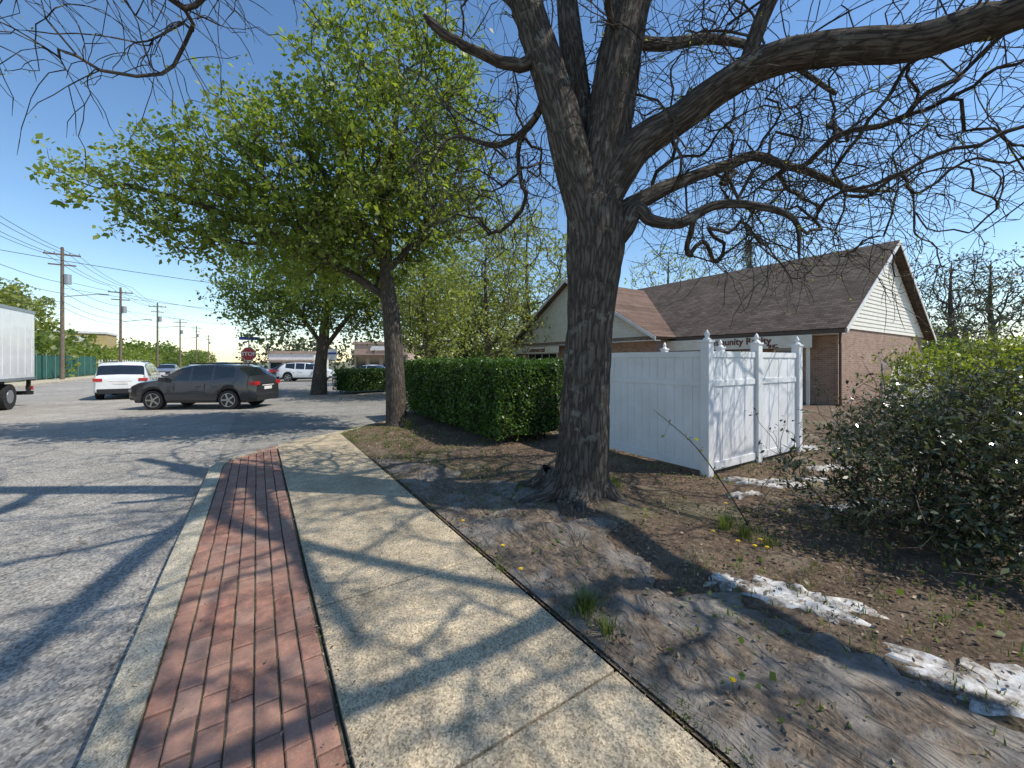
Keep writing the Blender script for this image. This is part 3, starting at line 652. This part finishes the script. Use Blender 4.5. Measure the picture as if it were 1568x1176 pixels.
# hanging branchlets over the road side: only from the high side limb
tl=T.grow(flt(np.concatenate([ell(110,(-4.0,3.5,6.0),(1.9,.9,1.9)),ell(25,(-1.9,3.8,7.2),(1.2,.8,.9))])),.10,.16,.022,-.05,allow=np.array(b5))
T.pen[tl]=5
ll=T.grow(flt(ell(120,(-.3,6.0,4.9),(1.4,1.3,1.4))),.16,.16,.022,.08,allow=np.array(b4+b4b)); T.pen[ll]=5
A=np.concatenate([ell(230,(3.6,5.6,4.9),(2.7,1.8,1.5)),ell(65,(2.9,4.9,3.6),(1.4,1.0,.7)),
  ell(80,(5.6,4.3,5.1),(1.9,1.6,1.5)),ell(120,(6.0,7,4.4),(2.6,2.0,1.6)),ell(420,(.8,4.3,9.2),(5.5,5.2,2.6),.3),ell(80,(1.8,5.2,6),(1.8,1.5,1.3)),ell(70,(5.2,1.6,5.9),(1.8,1.2,.9)),ell(160,(3.8,.9,7.2),(2.4,1.6,1.4)),ell(430,(4.8,3.0,8.6),(3.4,3.2,1.6))])
T.grow(flt(A),.16,.16,.022,.12)
src=T.term[:]
n1=T.twigs(src,2,.6,.10,5,.22)
n2=T.twigs([i for i in n1 if T.P[i][2]<7.0 and rng.random()<.7],1,.38,.05,4,.3)
T.twigs([i for i in src if T.P[i][0]<-2 and T.P[i][2]<7],1,.9,.35,7,.2)
mid=[i for i in rng.choice(T.n,2600,False) if T.R[i]==0 and T.par[i]>=0 and T.P[i][2]>2.5]
T.twigs(mid,1,.5,.12,4,.28)
T.radii(.0042,2.6,.055); T.mesh('trunk_and_limbs',mt['bark'],root,rug=.02)
lv=T.P[[i for i in n1+n2 if rng.random()<.4]]
quads('opening_buds',leaves(np.repeat(lv,3,0)+rng.normal(size=(len(lv)*3,3))*.02,.032,.5,.3),mt['leafB'],parent=root)
T=Tree(3000)
for a,l in ((2.6,1.1),(3.6,.9),(4.6,.6),(1.2,.7),(5.7,.8)):
    c=np.array([.81,4.83,0]); d=np.array([math.cos(a),math.sin(a),0]); pts=[]
    for k,(f,zz) in enumerate(((.25,.18),(.5,.03),(.75,-.03),(1.0,-.06),(1.25,-.12))):
        p=c+d*l*f+np.array([rng.normal()*.04,rng.normal()*.04,0]); t_,s_=TS(p[0],p[1]); p[2]=H(t_,s_)+zz; pts.append(p)
    T.limb(-1,pts,[.15,.11,.08,.055,.03],.07)
T.mesh('surface_roots',mt['bark'],root)

# ---------------- leafy trees ----------------
def leafy(name,base,trunk_pts,trunk_r,ells,nattr,leaf,perc,size,mat='leafA',spread=.3,bal=.35,manual=None,step=.25,down=.3,rt=.006):
    r=empty(name); T=Tree(60000); T.limb(-1,trunk_pts,trunk_r,.15,pen=.3)
    if manual:
        for k,pts,rr in manual: T.limb(k,pts,rr,.2)
    for i in range(T.n):
        if T.P[i][2]<trunk_pts[0][2]+1.9: T.pen[i]=30
    vol=[e[1][0]*e[1][1]*e[1][2] for e in ells]; A=np.concatenate([ell(max(8,int(nattr*v/sum(vol))),e[0],e[1],.25) for e,v in zip(ells,vol)])
    T.grow(A,bal,step,.035,.12); term=T.term[:]; tw=T.twigs(term,2,spread*1.8,-.05,3,.3)
    T.radii(rt,2.6); T.mesh('trunk_and_limbs',mt['bark2'],r)
    C=T.P[np.array(term+tw)]; w=rng.random(len(C))<perc; C=C[w]
    C=np.repeat(C,leaf,0)+rng.normal(size=(len(C)*leaf,3))*np.array([spread,spread,spread*.7])*.55
    quads('foliage',leaves(C,size,.6,.35,down),mt[mat],parent=r); return r
leafy('maple_tree',None,[(-3.02,10.35,-.12),(-3.05,10.35,.2),(-3.1,10.35,1.6),(-3.2,10.35,3.0),(-3.3,10.3,4.0),(-3.3,10.3,6),(-3.05,10.3,8),(-2.95,10.3,10)],[.36,.27,.235,.22,.17,.12,.07,.025],
  [((-3.1,10.5,7.9),(2.5,2.5,2.9)),((-5.6,10.2,6.5),(2.7,2.2,1.8)),((-8.4,9.5,5.9),(2.2,1.5,1.1)),((-5.4,10.5,4.8),(2.6,2,1.1)),((-7.8,9.6,5.1),(1.8,1.2,.8)),((-2.0,10.6,6.0),(1.6,1.6,1.6)),((-3.6,10.2,5.2),(2.4,2,1.3))],
  1250,16,.88,.115,'leafA',.24,manual=[(22,[(-4.4,10.2,4.1),(-5.9,10,4.9),(-7.6,9.6,5.5),(-9.2,9.3,5.9)],[.10,.085,.07,.045,.02]),(26,[(-2.6,10.4,4.9),(-2.0,10.5,6.0)],[.08,.06,.03]),(28,[(-4.2,10.6,5.6),(-5.4,10.6,7.2)],[.09,.06,.03])])
leafy('maple_tree',None,[(-10.6,21.5,-.2),(-10.5,21.5,1.5),(-10.3,21.5,3.2),(-10.2,21.5,5.5),(-10.2,21.5,7)],[.44,.31,.26,.15,.05],
  [((-11,21.5,5.8),(4.6,3.5,2.3)),((-13,21,4.4),(2.4,2,1.3)),((-8.5,21.3,4.7),(2.5,2.5,1.7)),((-10.6,21.5,7.6),(2.6,2.4,1.3))],460,18,.95,.17,'leafC',.45,manual=[(16,[(-8.6,21.3,4.4),(-7.0,21.2,5.5)],[.12,.10,.04]),(18,[(-12,21.5,4.6),(-13.6,21,5.4)],[.12,.09,.03])])
def bg(name,x,y,h,r,mat,n=240,leaf=9,size=.16,perc=.8,low=.4,tr=.16,spread=.4,rt=.006):
    leafy(name,None,[(x,y,-.2),(x+.1,y,h*.3),(x-.1,y,h*.6),(x,y,h*.92)],[tr*1.3,tr,tr*.6,.03],[((x,y,h*(.5+low*.5)),(r,r,h*(1-low)*.5)),((x+r*.3,y,h*low*1.15),(r*.8,r*.8,h*.18))],n,leaf,perc,size,mat,spread,rt=rt)
bg('young_tree',-4.3,19.5,7.6,2.6,'leafB',300,13,.14,.85,.36)
bg('young_tree',-1.6,25,10.8,3.0,'leafB',320,9,.17,.8,.3,rt=.01)
bg('young_tree',1.2,30,14.0,4.0,'leafB',340,9,.20,.75,.25,.2,rt=.012)
bg('young_tree',-6.3,31,9.5,3.8,'leafC',260,12,.24,.9,.25)
bg('young_tree',-2.6,38,10,4.4,'leafB',260,11,.28,.9,.2)
bg('backyard_tree',22,36,15.0,4.5,'leafB',240,3,.2,.4,.3,.25,rt=.012)
bg('backyard_tree',16,40,13.5,4.5,'leafB',240,5,.22,.6,.3,.25,rt=.012)
bg('backyard_tree',31,34,12.5,3.5,'leafD',260,2,.2,.4,.2,.25,rt=.014)
bg('backyard_tree',37,33,11.0,4.5,'leafD',320,4,.22,.6,.1,.25,rt=.014)
bg('backyard_tree',44,36,12,4.5,'leafD',320,4,.22,.6,.15,.25,rt=.014)
bg('backyard_tree',31,27.5,5.0,2.6,'leafD',200,5,.18,.8,.1,.15,rt=.010)
bg('roadside_tree',-58,42,10.5,6.5,'leafB',400,13,.38,.9,.2,.3,.6)
bg('roadside_tree',-70,50,11,6,'leafC',300,13,.4,.9,.2,.3,.6)
def mass(name,lobes,n,size,mat):
    C=[]; 
    tot=sum(l[1][0]*l[1][2] for l in lobes)
    for c,r in lobes: C.append(ell(int(n*r[0]*r[2]/tot),c,r,.5))
    C=np.concatenate(C); C=C[C[:,2]>-.1]; quads(name,leaves(C,size,.7,.4),mt[mat])
L=[]
for i in range(26):
    s=60+i*8; x,y,_=W(-20-random.uniform(0,6),s); L.append(((x,y,2.0),(4.5,3.5,random.uniform(3.0,5.5))))
mass('distant_trees',L,20000,.6,'leafC')
L=[]
for i in range(14): x,y,_=W(-18.5-random.uniform(0,1),62+i*4); L.append(((x,y,1.3),(2.4,2.2,random.uniform(2.0,3.2))))
mass('roadside_bushes',L,9000,.35,'leafA')
L=[]
for i in range(60):
    x=-60+i*2.6+random.uniform(-1,1); L.append(((x,random.uniform(85,110),2),(4,4,random.uniform(4,8))))
mass('distant_trees',L,20000,.8,'leafD')
L=[]
for i in range(14):
    x=-3.5+i*1.6; L.append(((x,33+random.uniform(-1,1)+abs(i-3)*.2,1.4),(1.6,1.4,random.uniform(1.4,2.6))))
mass('background_shrubs',L,10000,.22,'leafC')
L=[((14+i*2.6,24+i*.3,1.2),(2.4,1.6,2.2)) for i in range(5,14)]
mass('background_shrubs',L,10000,.22,'leafC')
for (x,y,h) in ((-3.4,29,4.6),(26.5,44,15.5)):
    r=empty('conifer_tree'); C=[]
    for k in range(60):
        z=h*(.08+.9*k/60); rr=(1-k/62)*h*.22+.1
        for _ in range(7):
            a=random.uniform(0,6.28); m=20; u=rng.random(m)**.6; q=np.stack([x+math.cos(a)*rr*u,y+math.sin(a)*rr*u,z-.25*rr*u],1)+rng.normal(size=(m,3))*.09; C.append(q)
    quads('foliage',leaves(np.concatenate(C),.18,.35,.2,.2),mt['leafR'],parent=r); m=MB(); m.cyl((x,y,-.2),(x,y,h),.16,.02,8); m.build('trunk',[mt['bark2']],parent=r)

# ---------------- vehicles ----------------
def car(name,x,y,rot,L,Wd,H_,top,belt,xr,xf,ws,rw,pill,pmat,clad=True,rw_=.36,z0=-.12):
    root=empty(name,loc=(x,y,z0),rz=rot)
    tx,tz=zip(*top); bx,bz=zip(*belt); xs=sorted(set([0,L]+list(np.arange(0,L,.06))+[p for p in tx]+[p for q in pill for p in q])); ra=rw_+.06
    rows=[]
    for q in xs:
        tp=float(np.interp(q,tx,tz)); bt=min(tp-.015,float(np.interp(q,bx,bz))); e=min(q,L-q); w=Wd/2*(1-.16*max(0,1-e/.55)**2.2)
        zb=.26+ (.10 if (q>L-.25 or q<.25) else 0)
        for xc in (xr,xf):
            if abs(q-xc)<ra: zb=max(zb,rw_+math.sqrt(ra*ra-(q-xc)**2))
        fr=max(0,(tp-bt))/(H_-1.0); wr=w*(1-.25*min(1,fr)); mid=zb+(bt-zb)*.5
        cl=min(zb+.10,bt-.05)
        pts=[(w*.95,zb),(w*1.005,cl),(w,max(mid,cl+.01)),(w*.965,bt),(wr,max(tp-.05,bt+.005)),(wr*.88,tp-.012+.003),(0,tp+.015)]
        rows.append((q,pts))
    m=MB(); V=[]
    for q,p in rows:
        X=q-L/2
        for (a,b) in p: V.append((X,-a,b))
        for (a,b) in reversed(p[:-1]): V.append((X,a,b))
    w_=13
    for i in range(len(rows)-1):
        q0=rows[i][0];q1=rows[i+1][0]; qm=(q0+q1)/2; tp=float(np.interp(qm,tx,tz)); bt=float(np.interp(qm,bx,bz))
        for j in range(w_-1):
            a=i*w_+j; jj=j if j<6 else 11-j; mi=0
            if jj==0 and clad: mi=2
            if jj==3 and tp-bt>.14 and not any(p0<=qm<=p1 for p0,p1 in pill) : mi=1
            if jj in(4,5) and (ws[0]<qm<ws[1] or rw[0]<qm<rw[1]): mi=1
            m.f.append((a,a+w_,a+w_+1,a+1)); m.m.append(mi)
        m.f.append((i*w_,i*w_+w_-1,(i+1)*w_+w_-1,(i+1)*w_)); m.m.append(2)
    m.v=V; m.f.append(tuple(range(w_))); m.m.append(0); o=(len(rows)-1)*w_; m.f.append(tuple(range(o+w_-1,o-1,-1))); m.m.append(0)
    ob=m.build('body',[pmat,mt['glass'],mt['dark']],parent=root,smooth=False)
    for p in ob.data.polygons: p.use_smooth=True
    try: ob.data.set_sharp_from_angle(angle=math.radians(32)); 
    except Exception: pass
    wh=MB()
    for xc in (xr,xf):
        for sd in (-1,1):
            X=xc-L/2; yo=sd*(Wd/2-.015); yi=sd*(Wd/2-.24)
            wh.cyl((X,yi,rw_),(X,yo,rw_),rw_,n=28,m=0); wh.cyl((X,yo,rw_),(X,yo+sd*.006,rw_),rw_*.68,n=24,m=2)
            for a in range(5):
                an=a*2*math.pi/5; R=Matrix.Translation((X,yo+sd*.012,rw_))@Matrix.Rotation(an,4,'Y'); wh.box(.02,rw_*.66,-.012,.012,-.028,.028,1,R)
            wh.cyl((X,yo,rw_),(X,yo+sd*.03,rw_),.06,n=12,m=1)
            n_=28
            for a in range(n_):
                a0,a1=a*2*math.pi/n_,(a+1)*2*math.pi/n_; r0,r1=rw_*.66,rw_*.72
                P=lambda r,an:(X+r*math.cos(an),yo+sd*.012,rw_+r*math.sin(an)); wh.add([P(r0,a0),P(r1,a0),P(r1,a1),P(r0,a1)],[(0,1,2,3)],1)
    wh.build('wheels',[mt['tire'],mt['rim'],mt['dark']],parent=root)
    d=MB(); hb=float(np.interp(.1,bx,bz)); hw=Wd/2
    for sd in (-1,1):
        y0,y1=sorted((sd*hw*.62,sd*hw*.93)); d.box(-L/2-.02,-L/2+.35,y0,y1,hb-.17,hb-.03,0)
        y0,y1=sorted((sd*hw*.55,sd*hw*.9)); d.box(L/2-.4,L/2-.02,y0,y1,.66,.76,1)
        y0,y1=sorted((sd*hw*.97,sd*(hw+.2))); X=ws[1]-.25-L/2; bz_=float(np.interp(ws[1]-.25,bx,bz)); d.box(X,X+.1,y0,y1,bz_+.02,bz_+.17,2)
        for q in (ws[0]-.95, ws[0]+.15, xr+.28):
            y0,y1=sorted((sd*(hw-.01),sd*(hw+.006))); d.box(q-L/2-.006,q-L/2+.006,y0,y1,.5,.98 if H_>1.6 else .8,3)
        for q in (ws[0]-.8,xr+.42):
            y0,y1=sorted((sd*(hw-.01),sd*(hw+.03))); d.box(q-L/2,q-L/2+.18,y0,y1,.86,.89,2)
        y0,y1=sorted((sd*hw*.62,sd*hw*.66)); d.box(.9-L/2,ws[0]-.2-L/2,y0,y1,H_+.0,H_+.045,3)
    d.box(-L/2-.012,-L/2+.1,-.26,.26,.72,.84,4); d.box(-L/2-.02,-L/2+.1,-hw*.8,hw*.8,.3,.52,3); d.box(-L/2-.012,-L/2+.1,-.4,.4,.87,.90,4)
    d.box(L/2-.1,L/2+.015,-hw*.6,hw*.6,.4,.64,3)
    d.build('trim',[mt['red'],mt['metal'],pmat,mt['dark'],mt['whitep']],parent=root,bev=.01)
    return root
suv_top=[(0,.98),(.06,1.10),(.22,1.26),(.62,1.58),(.9,1.65),(1.6,1.70),(2.4,1.67),(2.75,1.60),(3.45,1.18),(3.65,1.12),(4.2,1.04),(4.48,.92),(4.6,.70)]
suv_belt=[(0,.96),(.2,1.20),(.9,1.20),(1.4,1.12),(3.45,1.04),(4.2,.97),(4.48,.87),(4.6,.66)]
def suv(name,x,y,rot,p,sc=1): 
    return car(name,x,y,rot,4.6,1.86,1.70,suv_top,suv_belt,.95,3.65,(2.75,3.45),(.22,.62),[(0,.75),(1.5,1.58),(2.3,2.38),(3.05,3.6)],p)
suv('grey_suv',-12.05,15.55,math.radians(183),mt['cargrey'])
van_top=[(0,1.0),(.05,1.15),(.22,1.62),(.5,1.74),(1.8,1.78),(3.1,1.74),(3.5,1.62),(4.25,1.12),(4.8,.95),(5.05,.80),(5.12,.62)]
van_belt=[(0,.98),(.2,1.10),(4.2,1.0),(4.8,.9),(5.05,.76),(5.12,.58)]
def van(name,x,y,rot,p):
    return car(name,x,y,rot,5.12,1.98,1.78,van_top,van_belt,.98,4.0,(3.5,4.25),(.08,.22),[(0,.3),(1.35,1.45),(2.4,2.5),(3.55,3.65),(3.95,4.3)],p,False,.34)
HD=math.atan2(.838,-.545)
van('white_minivan',-20.0,20.6,HD+.05,mt['carwhite'])
sed_top=[(0,.85),(.1,1.0),(.6,1.06),(1.3,1.42),(2.0,1.46),(2.6,1.40),(3.35,.98),(4.2,.82),(4.5,.62)]
sed_belt=[(0,.83),(.1,.95),(.8,.97),(3.3,.92),(4.2,.78),(4.5,.6)]
def sed(name,x,y,rot,p):
    return car(name,x,y,rot,4.5,1.8,1.46,sed_top,sed_belt,.9,3.6,(2.62,3.35),(.65,1.28),[(0,.75),(2.0,2.08),(3.0,3.4)],p,False,.32)
x,y,_=W(-9,62); sed('parked_car',x,y,HD+math.pi,mt['carsilver'])
x,y,_=W(-5,50); sed('parked_car',x,y,HD,mt['carwhite'])
x,y,_=W(-4.5,75); suv('parked_suv',x,y,HD,mt['cargrey'])
suv('parked_suv',-18.8,36,0.2,mt['carwhite']); sed('parked_car',-22.5,40,0.4,mt['carred']); sed('parked_car',-14.5,40,2.8,mt['carwhite'])
sed('parked_car',-25.5,38,2.6,mt['carsilver'])
x,y,_=W(-8.95,20.3); bt=empty('white_box_truck',loc=(x,y,-.12),rz=HD+math.pi)
m=MB(); m.box(-4.0,3.0,-1.25,1.25,1.15,3.85,0)
for i in range(13): q=-3.8+i*.55; m.box(q,q+.04,-1.262,-1.25,1.3,3.7,0); m.box(q,q+.04,1.25,1.262,1.3,3.7,0)
m.box(-4.03,3.03,-1.27,1.27,3.75,3.87,4); m.box(-4.03,3.03,-1.27,1.27,1.08,1.18,4)
m.box(-4.0,5.2,-.45,.45,.75,1.05,1); m.box(-4.1,-3.95,-1.2,1.2,.45,.6,1); m.box(-4.08,-4.0,-1.2,-1.0,.65,.8,2); m.box(-4.08,-4.0,1.0,1.2,.65,.8,2)
for a in (-1.1,1.1): m.box(-4.02,-3.9,a-.05,a+.05,.45,1.1,1)
m.box(3.2,5.3,-1.1,1.1,.6,1.5,0); m.add([(3.2,-1.1,1.5),(5.2,-1.1,1.5),(4.7,-1.0,2.6),(3.2,-1.0,2.6),(3.2,1.1,1.5),(5.2,1.1,1.5),(4.7,1.0,2.6),(3.2,1.0,2.6)],[(0,1,2,3),(7,6,5,4),(3,2,6,7),(0,3,7,4)],0)
m.add([(5.2,-1.1,1.5),(5.2,1.1,1.5),(4.7,1.0,2.6),(4.7,-1.0,2.6)],[(0,1,2,3)],3)
m.box(-1.2,.8,-1.2,-1.1,.5,1.05,1)
for xc in (-2.3,4.2):
    for sd in (-1,1): m.cyl((xc,sd*.75,.48),(xc,sd*1.18,.48),.48,n=24,m=1); m.cyl((xc,sd*1.18,.48),(xc,sd*1.19,.48),.25,n=16,m=4)
m.build('box_body_and_chassis',[mt['carwhite'],mt['tire'],mt['red'],mt['glass'],mt['metal']],parent=bt,bev=.015)

# ---------------- street furniture ----------------
def stop(x,y,rz):
    r=empty('stop_sign',loc=(x,y,-.12),rz=rz); m=MB(); m.cyl((0,0,0),(0,0,3.05),.03,n=8,m=1)
    for rad,yy,mi in ((.38,-.04,2),(.355,-.046,0)):
        v=[];
        for k in range(8): a=math.pi/8+k*math.pi/4; v.append((rad*math.cos(a),yy,2.2+rad*math.sin(a)))
        m.add(v+[(p[0],yy+.004,p[2]) for p in v],[tuple(range(8)),tuple(range(15,7,-1))]+[(i,i+8,(i+1)%8+8,(i+1)%8) for i in range(8)],mi)
    m.box(-.45,.45,-.012,.012,2.95,3.12,3); m.box(-.012,.012,-.4,.4,3.14,3.3,3)
    m.build('post_and_plates',[mt['red'],mt['metal'],mt['whitep'],mt['blue']],parent=r)
    c=bpy.data.curves.new('t','FONT'); c.body='STOP'; c.size=.28; c.extrude=.003; c.align_x='CENTER'; c.align_y='CENTER'; c.offset=.008; o=bpy.data.objects.new('lettering',c); scn.collection.objects.link(o); c.materials.append(mt['whitep']); o.parent=r; o.location=(0,-.055,2.2); o.rotation_euler=(math.pi/2,0,0)
stop(-14.1,21.0,.35)
def polesign(x,y):
    m=MB(); m.cyl((x,y,-.15),(x,y,2.6),.03,n=6,m=1); m.box(x-.35,x+.35,y-.03,y-.01,1.8,2.6,0); m.box(x-.3,x+.3,y-.036,y-.03,2.2,2.35,2); m.build('business_sign',[mt['whitep'],mt['metal'],mt['blue']])
polesign(-13.3,29)
ps=[53.4,72,95,120,150,185]
for i,s in enumerate([10,33]+ps):
    x,y,_=W(-15.2,s); h=12.4 if i%2==0 else 11.6; r=empty('utility_pole',loc=(x,y,-.1),rz=A33); m=MB()
    m.cyl((0,0,0),(0,0,h),.17,.11,10,0); m.box(-1.2,1.2,-.06,.06,h-.75,h-.62,0); m.box(-.9,.9,-.05,.05,h-1.7,h-1.58,0)
    for q in (-1.1,-.5,.5,1.1): m.cyl((q,0,h-.62),(q,0,h-.45),.05,n=6,m=1)
    m.cyl((.35,0,h-3.4),(.35,0,h-2.5),.25,n=12,m=1)
    m.cyl((0,0,h-4.6),(2.6,0,h-4.1),.04,n=6,m=1); m.box(2.4,3.1,-.13,.13,h-4.2,h-4.08,1)
    m.build('pole_and_crossarms',[mt['wood'],mt['metal']],parent=r)
m=MB(); allp=[-30,-8]+[10,33]+ps
for i in range(len(allp)-1):
    for (dt,hz) in ((-1.1,11.6),(-.5,11.6),(.5,11.6),(1.1,11.6),(0,9.0),(.15,8.0),(.1,7.2),(.2,6.6)):
        a=allp[i];b=allp[i+1]; pr=None
        for k in range(9):
            u=k/8; z=hz-.9*4*u*(1-u)*(b-a)/40; p=(-15.2+dt,a+(b-a)*u,z)
            if pr: m.cyl(pr,p,.022,n=3,cap=False)
            pr=p
for (s0,s1,z0,z1,t1) in ((33,26,8.2,6.2,20),(53,40,8.5,6.5,16),(53.4,60,9.2,7,14),(72,66,8.5,7,14)):
    pr=None
    for k in range(13):
        u=k/12; p=(-15.2+(t1+15.2)*u,s0+(s1-s0)*u,z0+(z1-z0)*u-1.0*4*u*(1-u))
        if pr: m.cyl(pr,p,.018,n=3,cap=False)
        pr=p
m.build('power_lines',[mt['dark']],True)
m=MB(); 
for i in range(15):
    s=40+i*2.0; m.cyl((-17,s,-.1),(-17,s,2.4),.04,n=6,m=1); m.box(-17.03,-16.97,s+.05,s+1.95,.05,2.25,0)
m.build('green_screened_fence',[mt['green'],mt['metal']],True)
m=MB()
for i in range(24): s=70+i*1.2; m.box(-17.1,-17.0,s,s+.12,0,1.9,0); m.box(-17.08,-17.02,s+.12,s+1.2,.3,.4,0); m.box(-17.08,-17.02,s+.12,s+1.2,1.5,1.6,0)
m.build('white_rail_fence',[mt['whitep']],True)
def bldg(name,x,y,rz,w,d,h,wall,trim,n=4,sign=None):
    r=empty(name,loc=(x,y,-.1),rz=rz); m=MB(); m.box(-w/2,w/2,0,d,0,h,0); m.box(-w/2-.15,w/2+.15,-.15,d+.15,h,h+.35,1); m.box(-w/2-.1,w/2+.1,-1.2,-.003,h*.62,h*.62+.2,1)
    for i in range(n):
        a=-w/2+w*(i+.15)/n; b=-w/2+w*(i+.85)/n; m.box(a,b,-.04,-.003,.6,h*.55,2); m.box(a-.08,a,-.06,-.003,.5,h*.58,1); m.box(b,b+.08,-.06,-.003,.5,h*.58,1)
    if sign: m.box(-w*.2,w*.2,-.2,-.003,h*.78,h*.93,3)
    m.build('shell_and_windows',[wall,trim,mt['glass'],mt['red'] if sign==1 else mt['whitep']],parent=r)
bldg('yellow_shop_building',-72,64,.6,8,7,6.4,mt['yellow'],mt['whitep'],3,2)
bldg('brick_shop_building',-20.0,60,.1,8,10,4.4,mt['tan'],mt['tan'],4,2)
bldg('white_shop_building',-31.5,56,.2,6,8,2.9,mt['whitep'],mt['tan'],3,None)
bldg('white_shop_building',-84,72,.6,12,10,4.5,mt['whitep'],mt['tan'],4,2)

# ---------------- light, sky, camera ----------------
el=math.radians(53); hx,hy=.985,-.17
wd=bpy.data.worlds.new('World'); scn.world=wd; wd.use_nodes=True; nt=wd.node_tree; bgN=nt.nodes['Background']
sk=nt.nodes.new('ShaderNodeTexSky'); sk.sky_type='NISHITA'; sk.sun_disc=False; sk.sun_elevation=el; sk.sun_rotation=math.atan2(hx,hy)
sk.air_density=1.1; sk.dust_density=.15; sk.ozone_density=1.8
hs=nt.nodes.new('ShaderNodeHueSaturation'); hs.inputs['Saturation'].default_value=1.15; hs.inputs['Value'].default_value=1.2
nt.links.new(sk.outputs[0],hs.inputs['Color']); nt.links.new(hs.outputs[0],bgN.inputs[0]); bgN.inputs[1].default_value=.15
su=bpy.data.lights.new('sun','SUN'); su.energy=5.0; su.angle=math.radians(.5); su.color=(1,.95,.86)
so=bpy.data.objects.new('sun',su); scn.collection.objects.link(so)
d=Vector((hx*math.cos(el),hy*math.cos(el),math.sin(el))); so.rotation_euler=d.to_track_quat('Z','Y').to_euler()
cam=bpy.data.cameras.new('camera'); co=bpy.data.objects.new('camera',cam); scn.collection.objects.link(co)
cam.sensor_width=36; cam.lens=13.78; cam.shift_y=-35/1568; cam.clip_end=3000; cam.clip_start=.05
co.location=(0,0,1.7); co.rotation_euler=(math.pi/2,0,0); scn.camera=co
